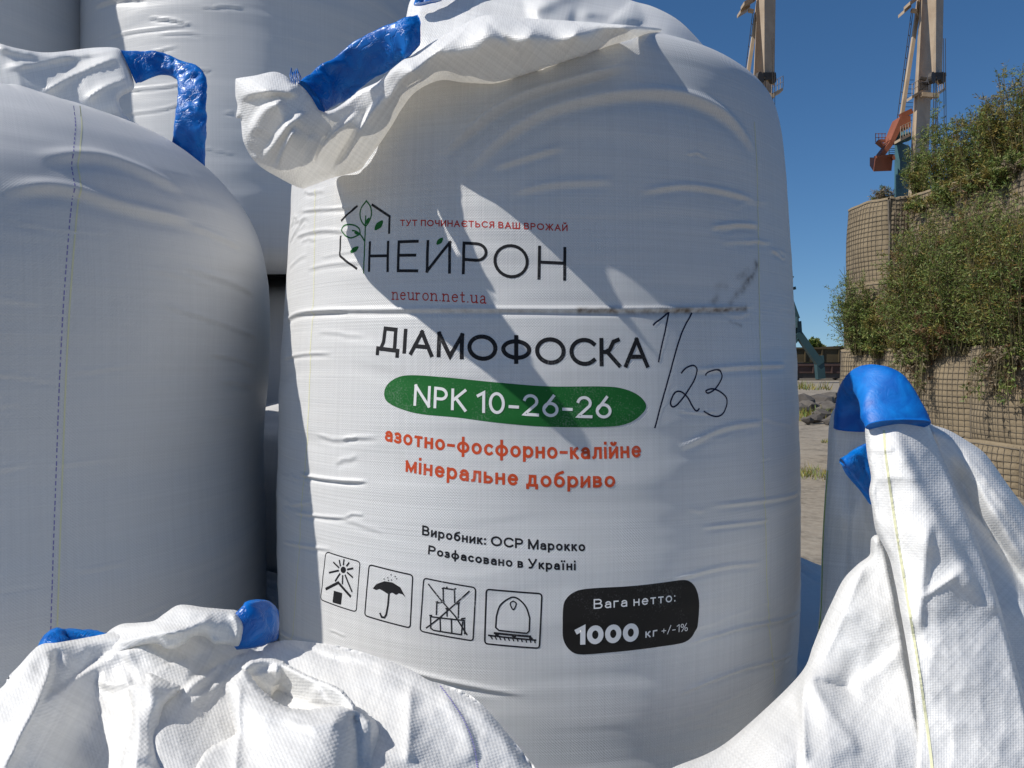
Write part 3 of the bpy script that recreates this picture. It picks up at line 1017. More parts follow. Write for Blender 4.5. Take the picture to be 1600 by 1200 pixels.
# weight badge
lab = zz(Z5, catmull([(150, 650), (163, 600), (205, 557), (290, 531), (550, 515), (720, 497), (855, 480), (915, 497), (953, 565), (959, 690), (940, 785), (880, 850), (740, 875), (600, 893),
                      (400, 912), (250, 920), (188, 893), (152, 830), (148, 740)], 5, True))
pr.fill(pr.px(lab))
badge = pr.build('weight_badge', M['black_panel_ink'], root)
pr.text('Вага нетто:', zz(Z5, [(330, 650), (570, 632), (816, 607)]), zz(Z5, [(330, 592), (570, 574), (816, 550)]), h=.066, gap=.17, off=.0006)
pr.build('caption_lettering', M['white_print'], badge)
pr.text('1000', zz(Z5, [(222, 864), (410, 856), (598, 842)]), zz(Z5, [(222, 752), (410, 743), (598, 733)]), h=.135, gap=.08, off=.0006)
pr.build('weight_lettering', M['white_print'], badge)
pr.text('кг', zz(Z5, [(638, 823), (674, 818), (710, 813)]), zz(Z5, [(638, 786), (674, 780), (710, 774)]), h=.075, gap=.2, toph=XH, off=.0006)
pr.text('+/-1%', zz(Z5, [(735, 803), (815, 793), (892, 783)]), zz(Z5, [(735, 757), (815, 746), (892, 736)]), h=.05, gap=.14, off=.0006)
pr.build('tolerance_lettering', M['white_print'], badge)
for pl in ([(205, 255), (225, 232), (270, 200), (335, 150), (325, 190), (300, 310), (270, 440), (248, 555)], [(528, 150), (490, 210), (440, 310), (390, 460), (340, 640), (280, 850), (215, 1090)],
           [(430, 645), (470, 600), (530, 580), (556, 612), (540, 690), (460, 820), (390, 905), (352, 912), (345, 870), (380, 800), (430, 795), (480, 840), (520, 910), (552, 950), (578, 930)],
           [(630, 662), (650, 635), (710, 615), (755, 630), (760, 680), (710, 765), (650, 805), (630, 786), (680, 770), (740, 790), (795, 840), (800, 900), (770, 970), (720, 995), (660, 980), (612, 952)]):
    pr.stroke(pr.px(catmull(zz(Z6, pl), 5)), .0024)
pr.build('handwritten_number', M['pen_ink'], root)
for pl in ([(494, 296), (491, 380), (489, 490), (483, 650), (472, 800), (460, 970), (455, 1040)], [(1180, 190), (1184, 300), (1186, 430), (1187, 560), (1190, 700), (1197, 880), (1205, 1000), (1212, 1070)]):
    pr.stroke(pr.px(catmull(pl, 8)), .0022, maxstep=.003)
    pr.build('seam_line', M['yellow_thread'], root)
# ------------------------------------------------------------------ the other bags of the pile


def prof(z0, h, r, top=.10, belly=.02, taper=.04):
    """base height, height of the shoulder, radius, dome height"""
    return [(z0, r * .6), (z0, r * .84), (z0 + .03, r * .955), (z0 + .10, r), (z0 + h * .22, r + belly), (z0 + h * .45, r + belly * .8), (z0 + h * .7, r), (z0 + h * .86, r - taper * .5),
            (z0 + h * .95, r - taper), (z0 + h * .985, r - taper - .035), (z0 + h, r - taper - .09), (z0 + h + top * .25, r * .6), (z0 + h + top * .6, r * .32), (z0 + h + top, .01)]


left_prof = [(1.0, .30), (1.0, .42), (1.03, .480), (1.09, .497), (1.25, .50), (1.42, .497), (1.55, .505), (1.70, .510), (1.79, .503), (1.87, .482),
             (1.933, .445), (1.985, .395), (2.035, .32), (2.075, .20), (2.095, .01)]
left = Bag(-1.0, 1.485, left_prof, n=2.1, rot=R(20), seed=11, gather=.03)
for pts, a, w in (
    ([(250, 475), (300, 490), (350, 507), (400, 528)], .005, .006),
    ([(330, 553), (370, 560), (400, 573)], .005, .006),
    ([(340, 595), (375, 598), (396, 605)], .005, .006),
    ([(290, 350), (330, 365), (375, 388)], .004, .008),
    ([(280, 415), (330, 430), (395, 460)], .004, .009),
    ([(300, 640), (350, 650), (392, 660)], .002, .009),
    ([(0, 300), (90, 290), (200, 320), (300, 345)], .008, .016),
    ([(60, 245), (150, 240), (220, 262), (290, 300)], .007, .016),
):
    left.crease(pts, a, w)
left.fine_creases(26, .10, .52, 1.05, 1.85, 8)
root_l = thing('bulk_bag', 'shaded white bulk bag at the left edge with a purple stitched seam down its side', 'bulk bag', (-1.0, 1.485, 1.0), GROUP)
left.build('bag_body', M['bag_plain'], root_l, nth=520, drow=.004)
pl_ = Printer(left)
seam = [(115, 165), (118, 200), (113, 255), (116, 292), (109, 350), (98, 500), (90, 680), (83, 880), (78, 1020)]
pl_.stroke(pl_.px(catmull(seam, 8)), .0016, dash=(.0095, .006), maxstep=.0022)
pl_.build('purple_stitching', M['purple_thread'], root_l)
pl_.stroke(pl_.px(catmull([(x + 10, y) for x, y in seam], 8)), .0022)
pl_.build('seam_line', M['yellow_thread'], root_l)

# second tier, behind: hardly seen in the dark gap
hid = Bag(-.78, 2.98, prof(1.0, .86, .49, top=.08), n=2.1, seed=21, gather=.02)
rt = thing('bulk_bag', 'bulk bag deep in the dark gap between the printed bag and left bag', 'bulk bag', (-.78, 2.98, 1.0), GROUP)
hid.build('bag_body', M['bag_plain'], rt, nth=200, drow=.012)

hid2 = Bag(-.52, 2.28, prof(1.0, .44, .43, top=.07), n=2.1, seed=25, gather=.02)  # filler bag added in the gap, kept low so it stays dark
rt = thing('bulk_bag', 'low filler bulk bag added to darken the gap, close beside the printed bag', 'bulk bag', (-.52, 2.28, 1.0), GROUP)
hid2.build('bag_body', M['bag_plain'], rt, nth=160, drow=.014)
sup = Bag(-1.45, 2.32, prof(1.0, .93, .50), n=2.1, seed=23, gather=.02)  # unseen carrier bag, added close in to keep sun out of the gap
rt = thing('bulk_bag', 'unseen bulk bag behind the left bag, carrying the corner bag, added to shade the gap', 'bulk bag', (-1.45, 2.32, 1.0), GROUP)
sup.build('bag_body', M['bag_plain'], rt, nth=160, drow=.015)

# third tier
top3 = Bag(-.865, 2.663, prof(1.87, 1.25, .52, belly=.012), n=2.1, seed=31, amp=1.25, gather=.03)
for pts, a, w in (([(150, 10), (180, 0), (230, -4)], .008, .01), ([(165, 60), (220, 48), (300, 40)], .004, .006), ([(160, 90), (220, 85), (280, 72)], .004, .005),
                  ([(195, 140), (240, 138), (300, 130)], .004, .006), ([(190, 180), (250, 172), (290, 160)], .003, .006)):
    top3.crease(pts, a, w)
top3.fine_creases(30, -.60, .1, 2.1, 2.9, 9, .003)
rt = thing('bulk_bag', 'upper white bulk bag standing higher behind the left bag, sunlit along its left side', 'bulk bag', (-.865, 2.663, 1.87), GROUP)
top3.build('bag_body', M['bag_plain'], rt, nth=460, drow=.005)
corner3 = Bag(-1.82, 2.42, prof(2.02, 1.1, .495), n=2.1, seed=41, gather=.03)
rt = thing('bulk_bag', 'dark shaded bulk bag cut off by the upper left corner of the photo', 'bulk bag', (-1.82, 2.42, 2.02), GROUP)
corner3.build('bag_body', M['bag_plain'], rt, nth=240, drow=.01)

# lowest tier: carriers of the pile, seen only in slits
for (x, y, lab, sd_) in ((-.62, 1.75, 'lowest bulk bag glimpsed at the foot of the dark gap beside the printed bag', 51),
                         (-.66, 2.76, 'lowest bulk bag in the depth of the dark gap, behind another lowest bag', 55),
                         (.62, 2.0, 'bluish shaded white bulk bag low behind the right side of the printed bag', 61)):
    b = Bag(x, y, prof(0, .98, .495, top=.12 if x < 0 else .16, belly=.02), n=2.1, seed=sd_, gather=.05)
    rt = thing('bulk_bag', lab, 'bulk bag', (x, y, 0), GROUP)
    b.build('bag_body', M['bag_plain'], rt, nth=240, drow=.01)
    if x > 0: root_b = rt
frontl = Bag(-.42, .72, prof(0, 1.0, .46, top=.08), n=2.1, seed=71, gather=.03)
root_fl = thing('bulk_bag', 'nearest bulk bag at the bottom left, its crumpled open top cloth in bright sun', 'bulk bag', (-.42, .72, 0), GROUP)
frontl.build('bag_body', M['bag_plain'], root_fl, nth=240, drow=.01)
frontr = Bag(.86, 1.06, prof(0, 1.0, .46, top=.08), n=2.1, seed=81, gather=.03)
root_fr = thing('bulk_bag', 'nearest bulk bag at the bottom right, cloth pulled up to a tall blue wrapped loop', 'bulk bag', (.86, 1.06, 0), GROUP)
frontr.build('bag_body', M['bag_plain'], root_fr, nth=240, drow=.01)
# ------------------------------------------------------------------ loose tops and lifting loops
def face(px, py, gap=.007):
    """distance of the printed bag's wall under a photo pixel, less a small gap"""
    th, z = main.hit(px, py)
    return (px, py, main.cy - float(main.rz(z) * main.shape(th)) * math.cos(th) - gap)


# printed bag: gathered collar hanging over the front edge
sheet('top_cloth', main_root,
      [(636, 20), (634, 60), (650, 110), (752, 60), (900, 62), (1030, 75), (1085, 95), (1112, 92), (1098, 70), (1062, 33), (1022, 11), (985, 0), (940, -22), (870, -42), (780, -48), (690, -30), (648, -8)],
      [(636, 20, 1.22), (650, 110, 1.16), (752, 60, 1.15), (900, 62, 1.17), (1030, 75, 1.24), (1112, 92, 1.40), (1062, 33, 1.40), (985, 0, 1.38), (870, -42, 1.34), (690, -30, 1.27),
       (780, 10, 1.22), (900, 15, 1.25), (1000, 40, 1.30)],
      folds=[([(820, 20), (880, -5), (905, -30)], .03, 22, 'round'), ([(985, 0), (1000, 20), (1003, 40)], .02, 6, 'step', 40), ([(900, 20), (960, 24), (1000, 26)], .015, 8, 'sharp'),
             ([(840, -10), (880, 14), (900, 18)], .02, 8, 'step', 40)],
      rim=(22, .05), step=5, seed=3, uvrot=.2)
sleeve('loop_wrap', main_root, [(648, 8, 690, 0, 1.20), (655, -10, 700, -20, 1.20), (690, -45, 720, -50, 1.22), (740, -75, 760, -75, 1.25)], thick=.01, seed=8)
sheet('collar_fold', main_root,
      [(368, 125), (372, 122), (398, 118), (428, 112), (447, 119), (456, 129), (472, 128), (488, 148), (503, 171), (518, 172), (538, 160), (560, 142), (590, 128), (603, 116), (628, 95), (645, 86),
       (662, 74), (700, 52), (752, 25), (790, 27), (830, 29), (900, 33), (950, 37), (1000, 41), (1032, 45), (1030, 50), (1000, 57), (930, 80), (870, 101), (812, 120), (775, 131), (740, 131),
       (690, 127), (660, 137), (640, 155), (600, 215), (575, 250), (560, 267), (520, 278), (484, 291), (470, 294), (440, 280), (402, 256), (381, 223), (376, 187), (369, 184), (371, 165), (368, 150)],
      [(368, 125, 1.03), (371, 165, 1.03), (378, 187, 1.035), (381, 223, 1.05), (402, 256, 1.085), (440, 280, 1.115), (470, 294, 1.14), (484, 291, 1.145), face(525, 278, .012), face(560, 267), face(580, 243), face(600, 215), face(618, 187), face(640, 155, .0), face(662, 138, -.004), face(690, 127, -.002),
       face(715, 129), face(740, 131), face(775, 131), face(812, 120), face(845, 110), face(870, 101), face(900, 91), face(930, 80), face(965, 69), face(1000, 57), face(1032, 45),
       (447, 119, 1.02), (472, 128, 1.015), (503, 171, 1.032), (522, 184, 1.05), (538, 160, 1.08), (590, 128, 1.075), (645, 86, 1.04), (700, 52, 1.06), (752, 25, 1.08), (830, 29, 1.09), (900, 33, 1.095), (1000, 41, 1.11),
       (760, 42, 1.01), (830, 48, 1.01), (900, 50, 1.025), (980, 47, 1.07), (780, 85, 1.03), (700, 80, 1.015), (850, 78, 1.035), (640, 110, 1.01), (612, 148, 1.065), (575, 188, 1.10), (530, 230, 1.105), (490, 240, 1.06), (455, 228, 1.0), (425, 185, .985), (415, 140, .985), (470, 175, .985),
       (660, 115, 1.03)],
      folds=[  # pleats fanning down from the blue wrap
          ([(388, 215), (395, 190), (415, 165), (447, 152)], .024, 3, 'step', 30),
          ([(470, 150), (430, 146), (395, 150), (372, 160)], .022, 5, 'step', 22),
          ([(405, 250), (430, 215), (450, 190), (480, 172)], .026, 3, 'step', 26),
          ([(428, 268), (440, 235), (462, 195)], .022, 3, 'step', 22),
          ([(490, 268), (498, 235), (520, 205), (562, 172)], .022, 3, 'step', 30),
          ([(512, 276), (545, 225), (570, 185), (602, 142)], .024, 3, 'step', 34),
          ([(470, 268), (474, 235), (490, 205)], .014, 4, 'step', 20),
          ([(600, 165), (625, 122), (650, 95)], .012, 6, 'step', 30),
          ([(755, 30), (800, 70), (815, 95), (812, 118)], -.008, 8, 'round'),
          ([(735, 40), (690, 75), (650, 108), (628, 135)], .012, 11, 'round'),
          ([(388, 240), (420, 258), (450, 268)], .012, 5, 'round'),
      ], rim=(6, .014), step=2.6, seed=5, uvrot=.6, wr=.0008, fac=(46, .0035))
sleeve('loop_wrap', main_root, [(468, 127, 508, 174, 1.005, 1.02), (500, 105, 540, 156, 1.035, 1.065), (530, 85, 575, 130, 1.05, 1.075), (560, 62, 605, 112, 1.05, 1.065), (600, 43, 628, 98, 1.045, 1.052),
                                (630, 30, 641, 85, 1.04, 1.035), (652, 22, 654, 72, 1.05, 1.045)], thick=.006, seed=2, crumple=.0045)
tb = MB()
for k in range(5):
    x = 452 + k * 3.2
    tb.tube([A(x + 4, 130, 1.0), A(x + 1, 118 + k % 2 * 3, 1.02), A(x + 3 - k, 106 + (k * 7) % 9, 1.022), A(x + 5, 120, 1.025), A(x + 6, 129, 1.025)], .0006, 5)
tb.build('frayed_thread', M['film'], main_root, smooth=True)

# shaded bag at the left: loop cloth lying behind its shoulder
sheet('loop_cloth', root_l,
      [(-60, 40), (-20, 62), (0, 68), (30, 76), (75, 82), (140, 75), (176, 74), (189, 79), (199, 100), (209, 128), (207, 141), (188, 152), (188, 166), (200, 185), (220, 205), (120, 230), (-60, 200)],
      [(-60, 40, 1.42), (0, 68, 1.42), (75, 82, 1.46), (140, 75, 1.50), (189, 79, 1.50), (209, 128, 1.49), (188, 155, 1.46), (220, 205, 1.50), (120, 230, 1.46), (-60, 200, 1.40), (60, 120, 1.425), (130, 120, 1.46)],
      folds=[([(120, 84), (75, 90), (30, 84), (-20, 72)], .012, 5, 'step', 24), ([(0, 108), (60, 98), (115, 88), (185, 80)], .008, 6, 'round'),
             ([(60, 150), (110, 120), (160, 98), (192, 88)], .010, 7, 'round'), ([(130, 160), (165, 135), (205, 122)], .008, 6, 'round')],
      rim=(8, .015), step=4, seed=12, uvrot=-.2, fac=(70, .006))
sleeve('loop_wrap', root_l, [(188, 78, 212, 129, 1.50), (225, 80, 228, 124, 1.51), (255, 82, 258, 117, 1.52), (285, 95, 274, 121, 1.52), (312, 106, 279, 126, 1.51), (321, 128, 278, 140, 1.50),
                             (322, 165, 277, 165, 1.49), (322, 200, 273, 200, 1.49), (321, 232, 268, 232, 1.51), (320, 285, 266, 285, 1.53)], thick=.009, seed=6, crumple=.006)
sb = MB()
pp = resample(catmull([(12, 112), (60, 99), (110, 90), (185, 81)], 8), 3.4)
for i in range(0, len(pp) - 1, 2):
    sb.bar(A(pp[i][0], pp[i][1], 1.33), A(pp[i + 1][0], pp[i + 1][1], 1.33), .0025)

# bottom left: open, crumpled top cloth
fl_top = sheet('top_cloth', root_fl,
      [(-80, 1130), (0, 1076), (12, 1058), (28, 1042), (60, 1009), (90, 1004), (130, 997), (165, 990), (205, 978), (240, 972), (300, 985), (380, 1000), (402, 1009), (440, 1001), (475, 1002), (540, 1012), (600, 1030), (640, 1045), (668, 1062),
       (692, 1069), (730, 1083), (762, 1110), (798, 1152), (822, 1182), (840, 1210), (850, 1290), (400, 1300), (-80, 1300)],
      [(-80, 1130, .72), (0, 1076, .78), (60, 1009, .84), (90, 1004, .86), (165, 990, .90), (240, 972, .93), (300, 985, .93), (380, 1000, .96), (475, 1002, .97), (600, 1030, .93), (692, 1069, .89), (762, 1110, .85), (840, 1210, .80),
       (850, 1290, .74), (400, 1300, .60), (-80, 1300, .56), (60, 1120, .72), (150, 1080, .86), (130, 1180, .76), (240, 1150, .72), (330, 1090, .86), (400, 1050, .92), (480, 1040, .93), (560, 1080, .87), (640, 1120, .82),
       (700, 1180, .78), (620, 1220, .70), (250, 1050, .86)],
      folds=[([(62, 1008), (78, 1040), (60, 1090), (30, 1150), (0, 1220)], .022, 14, 'round'),
             ([(58, 1102), (72, 1092), (120, 1057), (160, 1030), (204, 1004)], .014, 2.5, 'step', 70),
             ([(92, 1010), (85, 1050), (75, 1090)], -.012, 12, 'round'),
             ([(185, 1022), (215, 1006), (250, 990)], .018, 4, 'step', 30),
             ([(270, 1092), (310, 1062), (350, 1030), (400, 1014)], .016, 5, 'step', 16),
             ([(275, 1105), (320, 1080), (360, 1048), (400, 1028)], .016, 4, 'step', 16),
             ([(285, 1078), (320, 1050), (350, 1030)], .014, 3, 'step', 12),
             ([(210, 1060), (180, 1070), (150, 1065)], .012, 14, 'round'),
             ([(495, 1062), (560, 1055), (640, 1062)], .008, 8, 'step', 30),
             ([(686, 1072), (712, 1105), (735, 1145), (748, 1200)], .012, 6, 'step', 30),
             ([(640, 1062), (640, 1110), (636, 1200)], .014, 16, 'round'),
             ([(460, 1000), (520, 1030), (610, 1040)], -.012, 10, 'round'),
             ([(230, 990), (330, 1010), (300, 1060)], -.02, 30, 'round')],
      rim=(16, .02), rimsegs=[[(-80, 1130), (0, 1076), (60, 1009), (165, 990), (240, 972), (300, 985)], [(402, 1009), (475, 1002), (600, 1030), (692, 1069), (762, 1110), (840, 1210)]],
      step=4.0, seed=15, uvrot=.5, wr=.0018)
sheet('loop_cloth', root_fl,
      [(158, 1002), (170, 986), (190, 975), (215, 973), (240, 970), (258, 958), (281, 945), (320, 949), (352, 952), (372, 955), (383, 972), (381, 995), (374, 1012), (355, 1008), (335, 1006), (318, 994), (300, 996), (282, 1010),
       (262, 1014), (245, 1006), (215, 1012), (185, 1024), (166, 1014)],
      [(166, 985, .93), (205, 976, .925), (281, 945, .93), (372, 955, .94), (383, 972, .93), (374, 1012, .92), (318, 992, .895), (262, 1012, .865), (185, 1022, .88), (240, 985, .89), (340, 975, .90), (300, 970, .89)],
      folds=[([(240, 986), (280, 980), (310, 970), (332, 955)], .012, 4, 'step', 20), ([(170, 1012), (205, 1000), (255, 990), (300, 985)], .014, 8, 'round'), ([(300, 992), (330, 1000), (374, 1014)], .012, 4, 'step', 14),
             ([(360, 955), (372, 980), (366, 1005)], .01, 8, 'round')],
      rim=(7, .02), step=3.2, seed=18, uvrot=.2)
sleeve('loop_wrap', root_fl, [(372, 953, 374, 1014, .935), (384, 942, 390, 1012, .935), (400, 938, 405, 1010, .95), (414, 938, 416, 1006, .97), (424, 944, 425, 1002, .985)], thick=.012, seed=9, crumple=.004)
sleeve('loop_wrap', root_fl, [(54, 1046, 100, 1052, .90), (60, 1022, 100, 1040, .92), (66, 998, 105, 1030, .94), (84, 984, 112, 1020, .96), (120, 984, 130, 1016, .97), (170, 990, 172, 1020, .98), (200, 996, 202, 1016, .98)], thick=.014, seed=10, crumple=.006)
sheet('cloth_flap', root_fl,
      [(200, 1076), (208, 1070), (230, 1062), (226, 1052), (243, 1054), (262, 1064), (282, 1072), (276, 1086), (258, 1102), (254, 1128), (262, 1170), (268, 1250), (175, 1260), (190, 1185), (205, 1135), (206, 1110), (203, 1092)],
      [(200, 1076, .80), (243, 1054, .82), (282, 1072, .82), (258, 1102, .78), (262, 1170, .72), (268, 1250, .64), (175, 1260, .62), (190, 1185, .70), (203, 1092, .79), (235, 1080, .775), (232, 1130, .74), (225, 1200, .66)],
      folds=[([(268, 1088), (245, 1110), (238, 1140), (242, 1200)], .02, 8, 'step', 40), ([(225, 1066), (250, 1068), (276, 1080)], .012, 4, 'step', 12), ([(215, 1100), (216, 1160), (205, 1230)], .012, 12, 'round')],
      rim=(8, .02), fray=.7, step=3.0, seed=21, uvrot=.1, wr=.0016)
sheet('cloth_flap', root_fl,   # inside of the rolled collar
      [(378, 1048), (384, 1036), (398, 1030), (428, 1029), (450, 1038), (480, 1054), (510, 1066), (532, 1076), (548, 1092), (556, 1106), (560, 1135), (480, 1140), (420, 1120), (392, 1090)],
      [(378, 1048, .84), (398, 1030, .86), (428, 1029, .87), (480, 1054, .83), (532, 1076, .78), (556, 1106, .75), (560, 1135, .75), (480, 1140, .82), (420, 1120, .87), (430, 1080, .89), (480, 1095, .85), (520, 1100, .80)],
      folds=[([(432, 1032), (438, 1060), (425, 1085), (440, 1110)], .016, 3, 'step', 40), ([(485, 1100), (488, 1080), (500, 1070)], .012, 4, 'step', 26), ([(385, 1046), (415, 1090)], -.012, 8, 'round')],
      rim=(7, .02), fray=.5, step=3.0, seed=24, uvrot=.9)
sheet('cloth_flap', root_fl,
      [(352, 1072), (360, 1062), (372, 1052), (384, 1046), (396, 1062), (414, 1082), (434, 1098), (455, 1106), (482, 1108), (510, 1104), (545, 1103), (562, 1106), (580, 1120), (594, 1138), (598, 1165), (594, 1200), (596, 1280), (270, 1290), (296, 1215), (318, 1175),
       (345, 1158), (366, 1148), (362, 1120), (356, 1098)],
      [(352, 1072, .80), (384, 1046, .82), (414, 1082, .79), (455, 1106, .755), (510, 1104, .75), (562, 1106, .76), (594, 1138, .78), (598, 1165, .78), (596, 1280, .70), (270, 1290, .56), (318, 1175, .70), (366, 1148, .745), (356, 1098, .785),
       (400, 1110, .745), (450, 1150, .70), (520, 1140, .705), (560, 1160, .72), (480, 1220, .62), (380, 1220, .64), (575, 1220, .70)],
      folds=[([(376, 1060), (372, 1110), (372, 1150), (366, 1220)], .016, 12, 'round'), ([(548, 1104), (556, 1140), (560, 1220)], -.018, 12, 'round'), ([(440, 1120), (480, 1135), (540, 1125)], .008, 12, 'round'),
             ([(566, 1110), (580, 1150), (578, 1240)], .01, 10, 'round')],
      rim=(9, .028), fray=.6, step=3.4, seed=27, uvrot=.35, wr=.0014)
FR = 1.16


def sheet_r(name, parent, outline, depth, **k): return sheet(name, parent, outline, [(a, b, q * FR) for a, b, q in depth], **k)


def sleeve_r(name, parent, pairs, **k): return sleeve(name, parent, [(*p[:4], p[4] * FR) for p in pairs], **k)


def on_sheet(o, pts, lift=.0003):
    """points of a piece of cloth under photo pixels"""
    from mathutils.bvhtree import BVHTree
    off = offset_of(o.parent)
    bv = BVHTree.FromPolygons([v.co + off for v in o.data.vertices], [tuple(p.vertices) for p in o.data.polygons])
    out = []
    for x, y in pts:
        d = (A(x, y, 1.0) - Vector(EYE)).normalized()
        h = bv.ray_cast(Vector(EYE), d)
        if h[0] is not None: out.append(h[0] - d * lift)
    return out


def line_on(o, name, pts, w, mat, dash=None, step=2.0):
    P = on_sheet(o, resample(catmull(pts, 8), step))
    b = MB()
    for i in range(0, len(P) - 1, 2 if dash else 1):
        b.bar(P[i], P[i + 1], w, .0006)
    b.build(name, mat, o.parent)


# bottom right: cone of cloth rising to the tall loop
far = sheet_r('loop_cloth', root_fr,       # far strand of the loop, in its own shade
      [(1302, 640), (1355, 640), (1380, 700), (1400, 800), (1410, 900), (1380, 1100), (1250, 1150), (1268, 1060), (1280, 960), (1284, 860), (1287, 800), (1292, 730)],
      [(1302, 640, 1.08), (1355, 640, 1.07), (1400, 800, 1.05), (1410, 900, 1.04), (1380, 1100, 1.0), (1250, 1150, 1.02), (1284, 860, 1.14), (1292, 730, 1.10), (1330, 800, 1.06), (1330, 950, 1.05)],
      folds=[([(1320, 680), (1325, 780), (1322, 900), (1310, 1000)], -.012, 9, 'round'), ([(1340, 690), (1352, 780), (1360, 860)], .010, 6, 'step', 26), ([(1328, 780), (1335, 870), (1330, 960)], .010, 5, 'step', 22)],
      rim=(12, .03), step=5, seed=31, uvrot=.1)
sheet_r('loop_cloth', root_fr,       # outer right strip
      [(1440, 655), (1458, 664), (1482, 672), (1510, 688), (1535, 705), (1552, 725), (1575, 758), (1600, 792), (1640, 850), (1720, 960), (1720, 1300), (1560, 1300), (1545, 1000), (1500, 830), (1460, 720)],
      [(1440, 655, .97), (1482, 672, .98), (1535, 705, .98), (1600, 792, .965), (1720, 960, .93), (1720, 1300, .82), (1560, 1300, .82), (1545, 1000, .90), (1500, 830, .955), (1460, 720, .97), (1560, 800, .945), (1620, 950, .915), (1640, 1100, .88)],
      folds=[([(1490, 690), (1530, 760), (1570, 830), (1610, 900)], .012, 14, 'round'), ([(1500, 700), (1560, 780), (1620, 870)], .006, 6, 'round'), ([(1480, 700), (1520, 790), (1580, 880), (1640, 980)], -.030, 16, 'round')],
      rim=(14, .04), step=4.5, seed=34, uvrot=.75)
sleeve_r('loop_wrap', root_fr, [(1354, 690, 1362, 788, .99), (1340, 700, 1345, 765, .985), (1325, 710, 1326, 742, .98), (1314, 718, 1317, 728, .98)], thick=.012, seed=14, crumple=.006)
broad = sheet_r('loop_cloth', root_fr,       # broad lit front
      [(1352, 668), (1362, 660), (1378, 655), (1400, 645), (1428, 648), (1448, 660), (1462, 690), (1482, 735), (1505, 790), (1530, 850), (1556, 925), (1580, 1010), (1605, 1110), (1640, 1300), (1445, 1300), (1432, 1120), (1420, 1030), (1406, 950), (1392, 880),
       (1378, 848), (1368, 828), (1362, 790), (1358, 768), (1361, 745), (1355, 710)],
      [(1352, 668, .955), (1400, 645, .95), (1448, 660, .955), (1482, 735, .945), (1530, 850, .905), (1580, 1010, .835), (1640, 1300, .72), (1445, 1300, .70), (1432, 1120, .785), (1406, 950, .86), (1378, 848, .905), (1358, 768, .93), (1355, 710, .945),
       (1400, 700, .925), (1430, 780, .895), (1460, 850, .87), (1450, 950, .83), (1440, 1050, .80), (1500, 950, .845), (1520, 1080, .79), (1400, 780, .905)],
      folds=[([(1395, 655), (1420, 710), (1455, 780), (1500, 860), (1545, 960)], .022, 7, 'step', 60),
             ([(1460, 800), (1452, 870), (1444, 940), (1442, 1000)], .016, 6, 'step', 60),
             ([(1440, 935), (1470, 915), (1500, 895)], .008, 6, 'round'), ([(1500, 870), (1530, 905), (1570, 960)], .010, 5, 'step', 30),
             ([(1355, 700), (1375, 704), (1400, 700)], .006, 4, 'sharp'), ([(1362, 750), (1400, 745), (1440, 750)], .004, 10, 'round'),
             ([(1376, 664), (1382, 720), (1394, 800), (1410, 900), (1428, 1010), (1445, 1130)], .005, 4, 'round'),
             ([(1364, 700), (1366, 780), (1376, 830)], .010, 4, 'step', 12)],
      rim=(8, .02), step=3.6, seed=37, uvrot=.78, wr=.0014)
sheet_r('cloth_flap', root_fr,
      [(1362, 840), (1374, 836), (1386, 852), (1392, 880), (1400, 920), (1412, 980), (1424, 1050), (1434, 1120), (1446, 1300), (960, 1300), (1010, 1225), (1050, 1200), (1100, 1180), (1135, 1160), (1180, 1122), (1230, 1075), (1258, 1042), (1270, 1010),
       (1284, 975), (1300, 940), (1318, 905), (1340, 882), (1358, 868), (1360, 855)],
      [(1362, 840, .93), (1386, 852, .925), (1412, 980, .875), (1434, 1120, .80), (1446, 1300, .70), (960, 1300, .66), (1050, 1200, .78), (1135, 1160, .84), (1230, 1075, .90), (1270, 1010, .915), (1318, 905, .935), (1358, 868, .935),
       (1330, 960, .885), (1270, 1060, .84), (1330, 1060, .86), (1280, 1150, .76), (1200, 1160, .77), (1360, 1200, .735), (1380, 1040, .865), (1370, 920, .91)],
      folds=[([(1262, 1045), (1255, 1100), (1258, 1200)], .020, 9, 'round'), ([(1266, 1050), (1290, 1095), (1330, 1150), (1350, 1180)], .012, 5, 'step', 40), ([(1320, 1070), (1360, 1050), (1410, 1005)], .012, 6, 'step', 26),
             ([(1268, 1062), (1320, 1072), (1338, 1068)], -.010, 6, 'sharp'), ([(1355, 870), (1330, 930), (1300, 1000), (1275, 1050)], .012, 14, 'round'), ([(1240, 1075), (1250, 1150), (1240, 1230)], -.012, 14, 'round')],
      rim=(10, .03), step=3.8, seed=41, uvrot=.6, wr=.0014)
sleeve_r('loop_wrap', root_fr, [(1352, 672, 1304, 670, 1.07), (1352, 640, 1307, 632, 1.065), (1350, 622, 1313, 602, 1.05), (1346, 614, 1332, 580, 1.02), (1343, 622, 1370, 572, .99), (1343, 636, 1412, 589, .965),
                              (1346, 652, 1440, 632, .95), (1353, 666, 1453, 663, .94)], thick=.018, seed=17, crumple=.002, mat=M['smooth_film'])
line_on(broad, 'seam_line', [(1381, 672), (1385, 720), (1396, 800), (1412, 900), (1430, 1010), (1448, 1130), (1460, 1230)], .0030, M['yellow_thread'])
line_on(far, 'seam_line', [(1294, 735), (1289, 800), (1286, 860), (1283, 960), (1272, 1050)], .003, M['green_seam'])
line_on(fl_top, 'purple_stitching', [(688, 1072), (706, 1096), (726, 1128), (740, 1165), (748, 1215)], .0018, M['purple_thread'], True)
